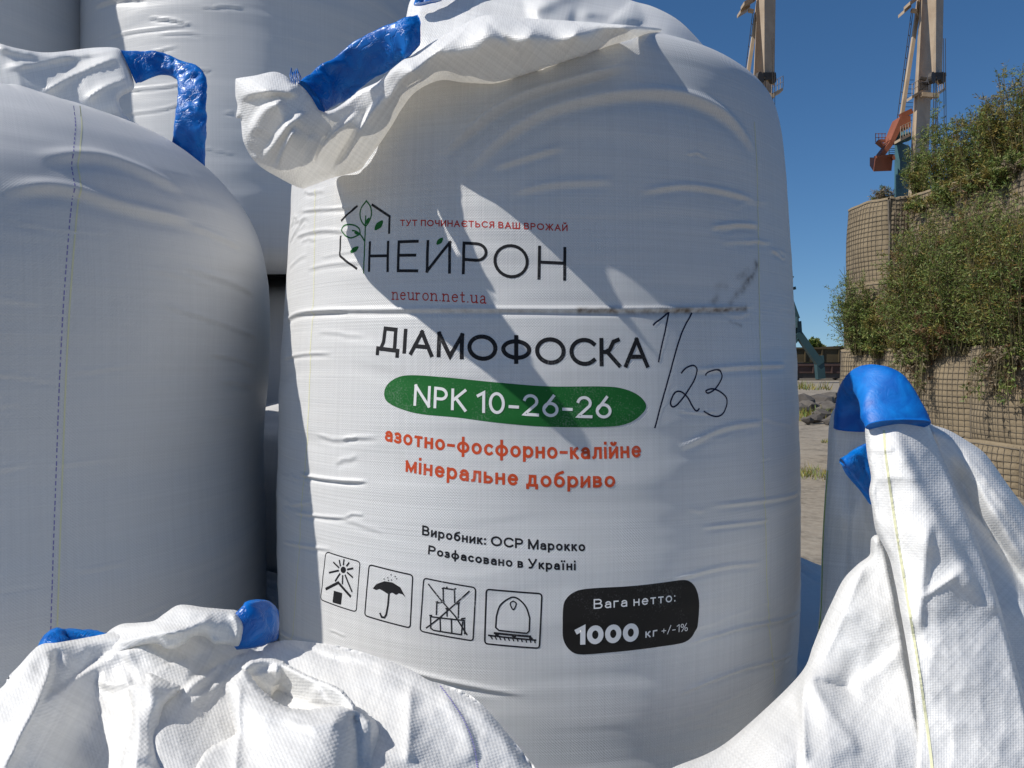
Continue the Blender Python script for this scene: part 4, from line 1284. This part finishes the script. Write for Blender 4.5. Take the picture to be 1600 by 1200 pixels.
# ------------------------------------------------------------------ ground
def ground_mat():
    m, nt, N, L, P = new_mat('dry_ground')
    tc = N.new('ShaderNodeTexCoord').outputs['Object']
    def noise(s, d=8, dist=0.0):
        n = N.new('ShaderNodeTexNoise'); n.inputs['Scale'].default_value = s; n.inputs['Detail'].default_value = d; n.inputs['Distortion'].default_value = dist
        L.new(tc, n.inputs['Vector']); return n.outputs[0]
    def ramp(v, a, b):
        r = N.new('ShaderNodeMapRange'); L.new(v, r.inputs[0]); r.inputs[1].default_value = a; r.inputs[2].default_value = b; return r.outputs[0]
    col = mixc(N, L, ramp(noise(.35), .35, .65), (.25, .213, .165, 1), (.19, .158, .118, 1))
    col = mixc(N, L, ramp(noise(2.2, 10, .6), .50, .62), col, (.13, .108, .08, 1))
    col = mixc(N, L, ramp(noise(14, 10), .35, .8), col, (.29, .255, .20, 1))
    L.new(col, P.inputs['Base Color']); P.inputs['Roughness'].default_value = .95
    b = N.new('ShaderNodeBump'); b.inputs['Strength'].default_value = .7; b.inputs['Distance'].default_value = .04
    L.new(noise(5, 12), b.inputs['Height']); L.new(b.outputs[0], P.inputs['Normal'])
    return m


n = 60
gx = np.sign(np.linspace(-1, 1, n)) * np.abs(np.linspace(-1, 1, n)) ** 3.2 * 3000
X, Y = np.meshgrid(gx, gx)
Z = np.where(np.hypot(X, Y) > 3, .05 * fbm(X * .3, Y * .3, 3, 5), 0) - .03
Z = Z * (np.hypot(X, Y) < 60)
tag(mesh('ground', np.stack([X, Y, Z], -1).reshape(-1, 3), grid_faces(n, n), ground_mat()), kind='structure')
# ------------------------------------------------------------------ earth filled wire mesh walls
def tiermat():
    m, nt, N, L, P = new_mat('geotextile')
    tc = N.new('ShaderNodeTexCoord').outputs['Object']
    def noise(s, d=8, mp=None):
        n = N.new('ShaderNodeTexNoise'); n.inputs['Scale'].default_value = s; n.inputs['Detail'].default_value = d
        if mp:
            q = N.new('ShaderNodeMapping'); q.inputs['Scale'].default_value = mp; L.new(tc, q.inputs[0]); L.new(q.outputs[0], n.inputs['Vector'])
        else: L.new(tc, n.inputs['Vector'])
        return n.outputs[0]
    def ramp(v, a, b):
        r = N.new('ShaderNodeMapRange'); L.new(v, r.inputs[0]); r.inputs[1].default_value = a; r.inputs[2].default_value = b; return r.outputs[0]
    col = mixc(N, L, ramp(noise(1.6), .35, .65), (.215, .165, .10, 1), (.16, .12, .07, 1))
    col = mixc(N, L, ramp(noise(6, 8, (1, 1, .15)), .5, .75), col, (.105, .08, .05, 1))
    col = mixc(N, L, ramp(noise(60, 4), .3, .8), col, (.25, .20, .13, 1))
    L.new(col, P.inputs['Base Color']); P.inputs['Roughness'].default_value = .95
    return m


M['geo'] = tiermat()
M['wire'] = plain('rusty_wire', (.12, .10, .075), .7, scale=30)
M['soil'] = plain('dry_soil', (.25, .19, .12), .98, .4, 5, bump=.8)
ax = lambda Y, o: 5.98 + .138 * (13.5 - Y) + o


def gabion(label, joints, o, z0, z1, bulge, seed, endcap=True, first=0.0):
    """a row of cells between joints (distances Y along the wall line), shifted o sideways"""
    t = thing('gabion_wall', label, 'gabion wall', (ax(joints[0], o), joints[0], z0), 'earth filled wire mesh walls stacked in tiers')
    runs = []
    if endcap: runs.append(((ax(joints[0], o) + 1.5, joints[0] + .75), (ax(joints[0], o - first), joints[0])))
    for i, (a, b) in enumerate(zip(joints[:-1], joints[1:])):
        oo = o - (first if i == 0 else 0)
        runs.append(((ax(a, oo), a), (ax(b, oo), b)))
        if i == 0 and first: runs.append(((ax(b, oo), b), (ax(b, o), b - .02)))
    for k, (p, q) in enumerate(runs):
        p, q = np.array(p), np.array(q); d = q - p; L = np.linalg.norm(d); nrm = np.array([d[1], -d[0]]) / L * 1.0
        nh, nv = 66, 72
        U, Wv = np.meshgrid(np.linspace(0, 1, nh), np.linspace(0, 1, nv))
        prof_ = np.sin(U * PI) ** .55 * (bulge if L > .6 else .01) * (1.9 if first and k == 1 else 1.0) * (.75 + .35 * np.sin(Wv * PI) ** .6)
        zz_ = z0 + (z1 - z0) * Wv + .03 * fbm(U * 3 + k * 5, Wv * 0 + seed, 2, seed) * smooth01((Wv - .8) / .2)
        quilt = .010 * np.abs(np.sin(U * L / .0762 * PI)) ** .7 * np.abs(np.sin(Wv * (z1 - z0) / .0762 * PI)) ** .7
        disp = prof_ + quilt + .03 * fbm(U * 3 + k * 4, Wv * 3, 3, seed)
        base = prof_ + .012 + .03 * fbm(U * 3 + k * 4, Wv * 3, 3, seed)
        P3 = lambda D: np.stack([p[0] + d[0] * U + nrm[0] * D, p[1] + d[1] * U + nrm[1] * D, zz_], -1)
        fr = P3(disp)
        # rolled top rim and soil behind it
        top = [fr[-1] + np.array([nrm[0] * .015, nrm[1] * .015, .035]), fr[-1] + np.array([-nrm[0] * .05, -nrm[1] * .05, .05]), fr[-1] - np.array([nrm[0] * .12, nrm[1] * .12, -.0])]
        allr = np.concatenate([fr, np.array(top)], 0)
        mesh('earth_cell', allr.reshape(-1, 3), grid_faces(nv + 3, nh), M['geo'], t)
        w = MB(); G = P3(base)
        nvw = max(2, int(round(L / .0762))); nhw = int(round((z1 - z0) / .0762))
        for i in range(nvw + 1):
            u = min(nh - 1, int(round(i / nvw * (nh - 1))))
            w.tube([G[j, u] for j in range(0, nv, 6)] + [G[-1, u]], .0034 if 0 < i < nvw else .016, 4, False)
        for i in range(nhw + 1):
            j = min(nv - 1, int(round(i / nhw * (nv - 1))))
            w.tube([G[j, u] for u in range(0, nh, 4)] + [G[j, -1]], .0034 if i < nhw else .010, 4, False)
        w.build('wire_mesh', M['wire'], t)
    # soil fill seen on top
    P1 = [np.array(r[0]) for r in runs] + [np.array(runs[-1][1])]
    P1 = np.array(P1)
    rows = []
    for b, h in ((-.0, -.03), (.5, .06), (1.2, .22), (2.2, .35), (4.0, .3)):
        rows.append(np.stack([P1[:, 0] + b, P1[:, 1] + b * .2, np.full(len(P1), z1 + h)], -1))
    G = np.array(rows)
    nn = 40
    GG = np.array([resample(r, np.linalg.norm(np.diff(r, axis=0), axis=1).sum() / nn)[:nn + 1] for r in G])
    GG = np.array([[(GG[i] * (1 - f) + GG[i + 1] * f) for f in np.linspace(0, 1, 6, endpoint=False)] for i in range(len(GG) - 1)]).reshape(-1, nn + 1, 3)
    GG[..., 2] += .06 * fbm(GG[..., 0] * 3, GG[..., 1] * 3, 4, seed)
    mesh('soil_fill', GG.reshape(-1, 3), grid_faces(len(GG), nn + 1)[:, ::-1], M['soil'], t)
    return t


gabion('topmost tier of the tan wire mesh gabion wall with its curved rim at the sky', [13.5, 12.4, 11.4, 10.4, 9.4, 8.4], .22, 2.85, 4.18, .10, 3, first=.33)
gabion('third tier of the gabion wall, largely behind hanging green shrubs', [13.5, 12.4, 11.4, 10.4, 9.4, 8.4], .19, 1.78, 2.83, .10, 5, first=.33)
gabion('gabion tier just below the shrubs, lit tan cells with dark leaf shadows', [13.4, 12.3, 11.3, 10.3, 9.3, 8.3], -.28, .58, 1.76, .13, 7)
gabion('lowest gabion tier under a ledge of earth at the right edge', [13.4, 12.3, 11.3, 10.3, 9.3, 8.3], -.42, -.1, .54, .13, 9)

# ------------------------------------------------------------------ plants
def leafmat():
    m, nt, N, L, P = new_mat('leaves')
    a = N.new('ShaderNodeAttribute'); a.attribute_name = 'tint'
    L.new(a.outputs[0], P.inputs['Base Color'])
    P.inputs['Roughness'].default_value = .6
    T = N.new('ShaderNodeBsdfTranslucent'); L.new(a.outputs[0], T.inputs[0])
    mx = N.new('ShaderNodeMixShader'); mx.inputs[0].default_value = .25
    L.new(P.outputs[0], mx.inputs[1]); L.new(T.outputs[0], mx.inputs[2]); L.new(mx.outputs[0], N['Material Output'].inputs[0])
    return m


M['leaf'] = leafmat()
M['stem'] = plain('weed_stem', (.12, .10, .045), .8)
GREEN = [(.13, .185, .034), (.09, .145, .034), (.175, .215, .044), (.20, .205, .055)]
YELL = [(.20, .165, .028), (.17, .145, .035), (.23, .165, .035)]
RUST = [(.16, .075, .025), (.13, .07, .03), (.18, .11, .05)]
DRY = [(.20, .16, .10), (.16, .12, .07)]


def shrub(label, base, h, spread, nstem, seed, lean=(0, 0), pal=None, leaf=.05, group='shrubs growing on and from the gabion wall', droop=0.0, dens=1.0, name='shrub', cat='shrub', width=.15):
    rnd = np.random.RandomState(seed)
    pal = pal or [(GREEN, .72), (YELL, .2), (RUST, .08)]
    t = thing(name, label, cat, tuple(base), group)
    sm = MB(); LV = []; LC = []
    for k in range(nstem):
        a = rnd.rand() * 2 * PI; rr = spread * rnd.rand() ** .6
        tip = np.array([base[0] + math.cos(a) * rr + lean[0], base[1] + math.sin(a) * rr + lean[1], base[2] + h * (.5 + .62 * rnd.rand()) * (1 - .35 * (rr / max(spread, .01)) ** 2)])
        st = np.array(base, float) + np.array([math.cos(a) * rr * .35, math.sin(a) * rr * .35, 0])
        mid = (st + tip) / 2 + rnd.randn(3) * .06 * h + np.array([0, 0, .12 * h])
        s = np.linspace(0, 1, 9)[:, None]
        pts = st * (1 - s) ** 2 + 2 * mid * s * (1 - s) + tip * s * s
        pts[:, 2] -= droop * (s[:, 0] ** 2) * h
        sm.tube([tuple(p) for p in pts], [.007 * (1 - .8 * q) + .0012 for q in s[:, 0]], 4, False)
        tone = rnd.rand(); acc = 0
        for pl, w in pal:
            acc += w
            if tone <= acc: break
        tw = int(12 * dens)
        for j in range(tw):                                     # twigs
            q = .04 + .96 * rnd.rand()
            i = q * 8; i0 = min(7, int(i)); p0 = pts[i0] * (1 - (i - i0)) + pts[i0 + 1] * (i - i0)
            dv = rnd.randn(3); dv[2] = abs(dv[2]) * .7 + .25 - droop; dv /= np.linalg.norm(dv)
            Lt = h * (.10 + .16 * rnd.rand()) * (1.15 - q * .6)
            p1 = p0 + dv * Lt
            sm.tube([tuple(p0), tuple((p0 + p1) / 2 + rnd.randn(3) * .01), tuple(p1)], [.0022, .0016, .0008], 3, False)
            nl = int(17 * dens)
            for l in range(nl):
                f = (l + rnd.rand()) / nl
                c = p0 + (p1 - p0) * f + rnd.randn(3) * .012
                d = dv * .6 + rnd.randn(3) * .6; d[2] -= .15; d /= np.linalg.norm(d)
                sd_ = np.cross(d, rnd.randn(3)); sd_ /= max(np.linalg.norm(sd_), 1e-6)
                ll = leaf * (.55 + .75 * rnd.rand()); w = ll * width
                LV.append([c, c + d * ll * .45 + sd_ * w, c + d * ll, c + d * ll * .45 - sd_ * w])
                cc = np.array(pl[rnd.randint(len(pl))]) * (.7 + .6 * rnd.rand())
                LC.append([cc] * 4)
    sm.build('stem', M['stem'], t)
    V = np.array(LV).reshape(-1, 3)
    mesh('foliage', V, np.arange(len(V)).reshape(-1, 4), M['leaf'], t, col=np.array(LC).reshape(-1, 3), smooth=False)
    return t


def onwall(px, o=-.05):
    """point of the wall line under a photo column"""
    k = (px - 800) / FPX
    Y = (5.98 + .138 * 13.5 + o) / (k + .138)
    return k * Y, Y


WORDS = iter([
    'low wispy weed growing on the wall rim left of the beige crane foot', 'grey green weed standing in front of the beige crane post', 'slender tall weed rising right of the crane post', 'bushy weed on the wall top between the crane and the tall shrubs',
    'tall green weed on the wall top against the sky', 'tallest dense shrub on the wall top in the right corner', 'yellowing shrub at the right edge of the wall top',
    'feathery shrub sticking out left past the corner of the wall', 'small pale shrub at the foot of the curved wall end', 'green shrub hanging beside the dark wall joint',
    'dark green shrub in the thick of the wall growth', 'dense shrub covering the middle of the upper wall', 'shrub with rusty lower stems over the wall ledge', 'olive shrub spreading over the wall at the right edge', 'deep green bush low on the ledge at the right edge', 'brown tangled weed trailing below the ledge beside the blue loop', 'drooping dry weed below the ledge at the right'])
for i, (px, top, base_y, spread, ns, lean, pal, ob) in enumerate([
    (1385, 290, 318, .22, 12, (-.12, -.1), [(GREEN, .5), (DRY, .5)], .35),
    (1432, 215, 305, .30, 30, (0, 0), [(GREEN, .85), (YELL, .15)], .55),
    (1462, 168, 300, .24, 22, (0, 0), [(GREEN, .9), (YELL, .1)], .50),
    (1492, 185, 290, .42, 40, (0, 0), None, .60),
    (1528, 160, 280, .42, 44, (0, 0), [(GREEN, .6), (YELL, .4)], .60),
    (1572, 112, 268, .50, 60, (0, 0), [(GREEN, .65), (YELL, .35)], .70),
    (1605, 92, 262, .50, 55, (0, 0), [(GREEN, .35), (YELL, .6), (RUST, .05)], .70),
]):
    x, Y = onwall(px, ob)
    zb = A(px, base_y, Y).z; h = A(px, top, Y).z - zb
    shrub(next(WORDS), (x, Y, zb - .1), h + .1, spread, ns, 100 + i, lean, pal, leaf=.05, width=.12)
for i, (px, top, base_y, spread, ns, lean, pal, ob) in enumerate([
    (1345, 425, 555, .42, 44, (-.22, -.1), [(GREEN, .95), (YELL, .05)], -.42),
    (1372, 470, 560, .30, 36, (-.05, -.1), [(GREEN, .8), (YELL, .2)], -.36),
    (1412, 370, 558, .42, 70, (0, -.05), [(GREEN, .7), (YELL, .2), (RUST, .1)], -.30),
    (1450, 315, 556, .48, 95, (0, -.05), [(GREEN, .8), (YELL, .15), (RUST, .05)], -.28),
    (1500, 300, 556, .55, 110, (0, -.05), [(GREEN, .85), (YELL, .1), (RUST, .05)], -.28),
    (1462, 450, 562, .45, 46, (0, -.12), [(GREEN, .35), (YELL, .25), (RUST, .4)], -.40),
    (1560, 295, 552, .55, 110, (0, -.05), [(GREEN, .85), (YELL, .15)], -.28),
    (1600, 320, 552, .50, 90, (0, -.05), [(GREEN, .6), (YELL, .25), (RUST, .15)], -.30),
]):
    x, Y = onwall(px, ob)
    zb = A(px, base_y, Y).z; h = A(px, top, Y).z - zb
    shrub(next(WORDS), (x, Y, zb), h, spread, ns, 200 + i, lean, pal, leaf=.052, width=.12)
for i, (px, top, base_y) in enumerate([(1452, 292, 318), (1488, 272, 306), (1522, 258, 294), (1556, 242, 280), (1588, 228, 268)]):
    x, Y = onwall(px, .24)
    zb = A(px, base_y, Y).z; h = A(px, top, Y).z - zb
    shrub(['low yellow weed on the wall rim nearest the curved wall end', 'short grassy weed on the rim beside the lowest rim weed', 'short weed halfway along the sloping wall rim', 'tufted weed on the rim below the tall shrubs', 'tufted rim weed at the right edge of the photo'][i], (x, Y, zb - .15), h + .15, .34, 30, 600 + i, (-.12, -.05),
          [(GREEN, .5), (YELL, .35), (DRY, .15)], leaf=.05, width=.12, droop=.25)
for i, (px, bot) in enumerate([(1436, 640), (1570, 600)]):
    x, Y = onwall(px, -.46)
    zb = A(px, 556, Y).z
    shrub(next(WORDS), (x, Y, zb), .55, .45, 34, 300 + i, (-.05, -.05), [(DRY, .45), (RUST, .3), (GREEN, .25)], leaf=.05, droop=1.5, dens=.8)

# ------------------------------------------------------------------ harbour cranes
M['beige'] = plain('beige_crane_paint', (.44, .35, .25), .55, .22, .8, color2=(.33, .25, .17))
M['orange'] = plain('faded_orange_paint', (.27, .085, .042), .6, .3, .8)
M['teal'] = plain('teal_crane_paint', (.055, .14, .165), .6, .35, .6)
M['darkteal'] = plain('dark_teal_paint', (.030, .072, .080), .6, .3, .6)
M['steel'] = plain('dark_steel', (.06, .05, .042), .6, .3, 1.5)
CY = 75.0


def beam(mb, pts0, pts1, Y, dl, dr):
    """square beam seen on an edge: (left, middle, right) photo px at its foot and head"""
    def ring(p):
        L, Mm, Rr = A(p[0][0], p[0][1], Y + dl), A(p[1][0], p[1][1], Y), A(p[2][0], p[2][1], Y + dr)
        L.z = Rr.z = Mm.z
        return [Mm, Rr, L + Rr - Mm, L]
    mb.hexa(ring(pts0) + ring(pts1))


def rod(mb, a, b, w, Y=CY, Yb=None):
    mb.bar(A(*a, Y), A(*b, Yb or Y), w)


crane = thing('harbour_crane', 'harbour crane with beige jib, orange counterweight and teal tower beyond the wall', 'crane', tuple(A(1440, 591, CY)), 'level luffing harbour cranes on the quay')
b = MB()
beam(b, [(1412, 420), (1421, 420), (1444, 420)], [(1437, 0), (1441, 0), (1460, 0)], CY, 1.3, 2.2)
beam(b, [(1437, 0), (1441, 0), (1460, 0)], [(1444, -160), (1448, -160), (1464, -160)], CY, 1.3, 2.0)
b.build('mast_beam', M['beige'], crane)
b = MB()
beam(b, [(1457, 115), (1462, 116), (1472, 115)], [(1448, -30), (1463, -30), (1475, -30)], CY - 3, 1.4, 1.6)
b.build('front_beam', M['beige'], crane)
b = MB()
rod(b, (1409, 180), (1432, 30), .32, CY + 2); rod(b, (1432, 30), (1440, -30), .32, CY + 2)
b.build('stay_bar', M['beige'], crane)
b = MB()
for a, c in (((1398, 215), (1424, 18)), ((1402, 215), (1426, 22))): rod(b, a, c, .05, CY + 3)
for k in range(12):
    f = k / 11
    rod(b, (1398 + 26 * f, 215 - 197 * f), (1402 + 24 * f, 215 - 193 * f), .04, CY + 3)
for k in range(10):
    y = 125 + k * 7
    rod(b, (1418 - k * .5, y), (1428 - k * .3, y), .04, CY + 2)
b.build('ladder', M['steel'], crane)
b = MB()
for x in (1459, 1461, 1463): rod(b, (x, 118), (x - 1 + (x - 1459), 260), .05, CY - 3)
for x in (1474, 1477): rod(b, (x, 60), (x + 2, 250), .04, CY - 3)
rod(b, (1458, 195), (1462, 205), .35, CY - 3)
b.build('hoist_rope', M['steel'], crane)
def platform(mb, a, c, Yf, depth, th, post):
    p0, p1 = A(*a, Yf), A(*c, Yf + 1.2)
    d = Vector((0, depth, 0)); u = Vector((0, 0, th))
    mb.hexa([p0, p1, p1 + d, p0 + d, p0 + u, p1 + u, p1 + d + u, p0 + d + u])
    if post:
        n = 5
        for i in range(n):
            q = p0 + (p1 - p0) * i / (n - 1)
            mb.bar(q + u, q + u + Vector((0, 0, 1.1)), .045)
        for hh in (.55, 1.1): mb.bar(p0 + u + Vector((0, 0, hh)), p1 + u + Vector((0, 0, hh)), .04)
b = MB(); platform(b, (1425, 154), (1443, 143), CY - .6, 1.0, .28, True); b.build('walkway', M['beige'], crane)
b = MB(); platform(b, (1463, 151), (1477, 141), CY - .2, 1.0, .28, True); rod(b, (1440, 148), (1466, 150), .4, CY); b.build('walkway', M['beige'], crane)
b = MB(); platform(b, (1407, 220), (1423, 212), CY - .4, 1.2, .25, True); b.build('walkway', M['beige'], crane)
b = MB(); platform(b, (1452, 217), (1462, 212), CY, 1.0, .22, False); b.build('walkway', M['steel'], crane)
b = MB(); platform(b, (1422, 7), (1440, -6), CY - .4, 1.2, .3, False); b.build('walkway', M['beige'], crane)
b = MB(); platform(b, (1413, 20), (1424, 11), CY + .5, 1.2, .3, False); rod(b, (1424, 16), (1432, 18), .3, CY + .8); b.build('walkway', M['beige'], crane)
b = MB()
for dx, Yq in ((0, CY - 3.4), (15, CY - 2.2)):
    c = A(1456 + dx, 122, Yq); pts = []
    n = 18
    for s_ in (-.14, .14):
        for k in range(n):
            a = 2 * PI * k / n
            pts.append((c.x + .40 * math.cos(a) - s_ * .6, c.y + .35 * math.cos(a) + s_, c.z + .52 * math.sin(a)))
    b.add(pts, [tuple(range(n)), tuple(range(n, 2 * n))] + [(k, (k + 1) % n, n + (k + 1) % n, n + k) for k in range(n)])
rod(b, (1458, 117), (1476, 117), .34, CY - 3, CY - 2.4); rod(b, (1461, 123), (1474, 121), .30, CY - 3, CY - 2.4)
b.build('sheave', M['steel'], crane)
b = MB()
for i in range(6): rod(b, (1437 + i * 2.4, 128), (1437 + i * 2.4, 141), .08, CY - .9)
rod(b, (1436, 130), (1452, 132), .10, CY - .9); rod(b, (1436, 141), (1450, 131), .10, CY - .9); rod(b, (1437, 122), (1447, 124), .25, CY - 1)
b.build('machinery_frame', M['steel'], crane)
b = MB()
b.prism([A(*p, CY + 1.5) for p in ((1392, 218), (1404, 189), (1407, 182), (1423, 181), (1423, 198), (1410, 199), (1406, 205), (1396, 225))], 1.6)
b.prism([A(*p, CY + 1.7) for p in ((1368, 250), (1392, 219), (1397, 224), (1376, 252))], 1.2)
rod(b, (1407, 182), (1424, 174), .5, CY + 2)
b.build('rocker_arm', M['orange'], crane)
b = MB()
b.hexa([A(1359, 259, CY + 2.2), A(1365, 268, CY + .6), A(1393, 267, CY + 2.2), A(1391, 259, CY + 4.0), A(1359, 246, CY + 2.2), A(1368, 247, CY + .6), A(1395, 247, CY + 2.2), A(1391, 246, CY + 4.0)])
rod(b, (1368, 246), (1394, 244), .3, CY + .8, CY + 2.2); rod(b, (1394, 243), (1396, 250), .3, CY + 2)
b.build('counterweight', M['orange'], crane)
b = MB()
for i in range(4): rod(b, (1368 + i * 5, 222), (1368 + i * 5, 208), .05, CY + 2)
rod(b, (1368, 209), (1384, 209), .05, CY + 2); rod(b, (1368, 215), (1384, 215), .05, CY + 2); rod(b, (1370, 221), (1380, 229), .35, CY + 2); rod(b, (1374, 220), (1382, 220), .25, CY + 2)
b.build('railing', M['orange'], crane)
b = MB()
beam(b, [(1396, 430), (1407, 430), (1424, 430)], [(1398, 222), (1406, 222), (1422, 222)], CY + 4, .8, 1.6)
b.hexa([A(1386, 226, CY + 3.4), A(1402, 227, CY + 3), A(1424, 218, CY + 4), A(1404, 218, CY + 5), A(1386, 223, CY + 3.4), A(1402, 214, CY + 3), A(1424, 206, CY + 4), A(1404, 205, CY + 5)])
rod(b, (1378, 230), (1400, 219), .42, CY + 2.8)
for i in range(4): rod(b, (1389, 232 + i * 3), (1398, 232 + i * 3), .05, CY + 3.4)
rod(b, (1389, 230), (1389, 243), .08, CY + 3.4); rod(b, (1404, 205), (1404, 222), .3, CY + 3)
b.build('slewing_tower', M['teal'], crane)
b = MB()
for (x0, x1) in ((1376, 1392), (1430, 1446)):
    rod(b, ((x0 + x1) / 2, 400), (x0, 591), 1.0, CY + 1); rod(b, ((x0 + x1) / 2, 400), (x1 + 6, 590), 1.0, CY + 8)
rod(b, (1376, 430), (1450, 430), 1.4, CY + 4)
b.build('portal_leg', M['teal'], crane)


def copy_tree(o, parent=None):
    c = o.copy(); C.objects.link(c); c.parent = parent
    for ch in list(o.children): copy_tree(ch, c)
    return c


c2 = copy_tree(crane)
sh_ = A(1440 - 254, 588, CY) - A(1440, 591, CY)
c2.location = crane.location + Vector((sh_.x, 0, 0))
c2['label'] = 'harbour crane partly hidden by the printed bag, only its beige jib head against the sky'

# dark teal portal crane close to the bag's edge
pc = thing('portal_crane', 'dark teal slewing crane half hidden behind the right edge of the printed bag', 'crane', tuple(A(1236, 592, 58)))
b = MB()
rod(b, (1237, 432), (1238, 500), .14, 58); rod(b, (1233, 452), (1243, 450), .22, 58); rod(b, (1236, 470), (1246, 498), .30, 58); rod(b, (1226, 600), (1229, 440), .5, 58)
rod(b, (1232, 430), (1240, 433), .10, 58)
b.build('mast', M['darkteal'], pc)
b = MB()
b.hexa([A(1236, 512, 57.6), A(1246, 512, 57.4), A(1249, 512, 58.4), A(1238, 512, 58.6), A(1236, 495, 57.6), A(1246, 495, 57.4), A(1248, 495, 58.4), A(1238, 495, 58.6)])
b.hexa([A(1236, 530, 57.8), A(1244, 530, 57.8), A(1246, 530, 58.6), A(1238, 530, 58.6), A(1236, 512, 57.8), A(1244, 512, 57.8), A(1246, 512, 58.6), A(1238, 512, 58.6)])
b.build('turntable', M['darkteal'], pc)
b = MB()
rod(b, (1246, 520), (1281, 569), .50, 57.8); rod(b, (1247, 502), (1249, 530), .36, 57.8); rod(b, (1249, 522), (1226, 548), .46, 58); rod(b, (1279, 556), (1282, 592), .56, 57.9)
b.build('portal_leg', M['darkteal'], pc)

# freight wagons
M['wagon'] = plain('brown_wagon_paint', (.045, .030, .021), .75, .45, .5)
M['wagon_red'] = plain('faded_red_wagon_paint', (.095, .055, .045), .8, .35, .6)
M['wagon_yellow'] = plain('dirty_ochre_wagon_paint', (.085, .062, .028), .8, .5, .5)


def wagon(label, px0, px1, Y, ytop, ybot, mat, ydeck):
    a, c = A(px0, ybot, Y), A(px1, ybot, Y + 1.5)
    t = thing('freight_wagon', label, 'freight wagon', (a.x, a.y, 0), 'freight wagons standing on the quay track')
    zt = A(px0, ytop, Y).z; zb = A(px0, ybot, Y).z; L = c.x - a.x
    b = MB(); b.box(a.x, c.x, Y, Y + 3, zb, zt)
    n = max(3, int(L / 1.5))
    for i in range(n + 1):
        x = a.x + L * i / n
        b.box(x - .06, x + .06, Y - .12, Y - .003, zb, zt)
    b.box(a.x, c.x, Y - .14, Y - .004, zt - .15, zt + .02)
    b.build('wagon_body', mat, t)
    b = MB(); b.box(a.x, c.x, Y + .1, Y + 2.8, zb - .45, zb - .01); b.build('underframe', M['steel'], t)
    for i, f in enumerate((.12, .24, .76, .88)):
        b = MB(); x = a.x + L * f
        b.tube([(x, Y + .35, .48), (x, Y + .5, .48)], .46, 16); b.tube([(x, Y + 2.2, .48), (x, Y + 2.35, .48)], .46, 16)
        b.bar((x, Y + .4, .48), (x, Y + 2.3, .48), .14)
        b.build('wheelset', M['steel'], t)


wagon('ochre and brown freight wagon seen between the printed bag and the wall', 1205, 1300, 72, 543, 566, M['wagon_yellow'], 0)
wagon('dark freight wagon running behind the corner of the gabion wall', 1302, 1420, 72.5, 541, 568, M['wagon'], 0)
wagon('faded red low wagon standing in front of the darker ones', 1212, 1345, 66, 569, 583, M['wagon_red'], 0)

# rubble, grass
M['rock'] = plain('broken_concrete', (.12, .105, .09), .95, .4, 4, bump=.6)
def lump(x, y, z, r, seed):
    rnd = random.Random(seed)
    bm = bmesh.new(); bmesh.ops.create_icosphere(bm, subdivisions=2, radius=1)
    q = [Vector((rnd.uniform(-1, 1), rnd.uniform(-1, 1), rnd.uniform(-1, 1))).normalized() for _ in range(9)]
    for v in bm.verts:
        for n_ in q:
            d = v.co.dot(n_) - .62
            if d > 0: v.co -= n_ * d
        v.co = Vector((x + v.co.x * r * 1.3, y + v.co.y * r, z + v.co.z * r * .7))
    V_ = [tuple(v.co) for v in bm.verts]; F_ = [tuple(v.index for v in f.verts) for f in bm.faces]
    bm.free(); return V_, F_
rl = random.Random(4)
rk = ['dark broken concrete lump at the edge of the rubble nearest the blue loop', 'angular grey rubble chunk beside the dry grass patch', 'small flat rubble piece lying in front of the heap', 'rubble block at the back of the heap', 'low slab of rubble left of the heap', 'pebbly lump on the sandy ground right of the printed bag', 'dark heap of spoil close to the edge of the printed bag', 'dark spoil heap in the middle of the far row', 'dark spoil heap at the right end of the far row', 'rounded dark lump before the far spoil heaps', 'dark lump tucked against the edge of the printed bag', 'small dark chunk between the spoil heaps and the rubble']
for i, (px, py, r) in enumerate([(1296, 650, .42), (1284, 655, .32), (1272, 660, .22), (1292, 640, .36), (1262, 662, .16), (1305, 662, .30), (1256, 632, .5), (1276, 630, .55), (1296, 628, .5), (1266, 641, .4), (1250, 643, .35), (1282, 637, .3)]):
    Y = 1.6 * FPX / (py - 565)
    p = A(px, py, Y)
    b = MB(); b.add(*lump(p.x, p.y, .08, r, i)); o = b.build('rubble', M['rock']); tag(o, rk[i], 'rubble', 'rubble heap on the yard', 'thing')
LV = []; LC = []
for i, (px, py, w, h) in enumerate([(1262, 737, .45, .10), (1262, 652, 1.0, .35), (1252, 607, 1.6, .5), (1285, 742, .35, .09), (1300, 690, .2, .08)]):
    Y = 1.6 * FPX / (py - 565); p = A(px, py, Y)
    rnd = np.random.RandomState(400 + i)
    for k in range(190):
        a = rnd.rand() * 2 * PI; rr = w * rnd.rand() ** .7
        c = np.array([p.x + rr * math.cos(a), p.y + rr * math.sin(a) * 1.6, -.03]); d = np.array([rnd.randn() * .35, rnd.randn() * .35, 1.0]) * h * (.4 + .7 * rnd.rand())
        sd_ = np.array([math.cos(a * 3), math.sin(a * 3), 0]) * h * .06
        LV.append([c - sd_, c + sd_, c + d + sd_ * .1, c + d - sd_ * .1]); pal = (GREEN if rnd.rand() < .45 else YELL)
        LC.append([np.array(pal[rnd.randint(3)]) * 1.3] * 4)
V_ = np.array(LV).reshape(-1, 3)
tag(mesh('ground_grass', V_, np.arange(len(V_)).reshape(-1, 4), M['leaf'], None, col=np.array(LC).reshape(-1, 3), smooth=False), 'sparse dry grass growing in patches on the sandy yard', 'grass', kind='stuff')
shrub('distant dark tree top showing above the freight wagons', tuple(A(1272, 566, 95)), 2.3, 1.3, 30, 500, (0, 0), [(GREEN, 1.0)], leaf=.6, group=None, name='tree', cat='tree', width=.35)
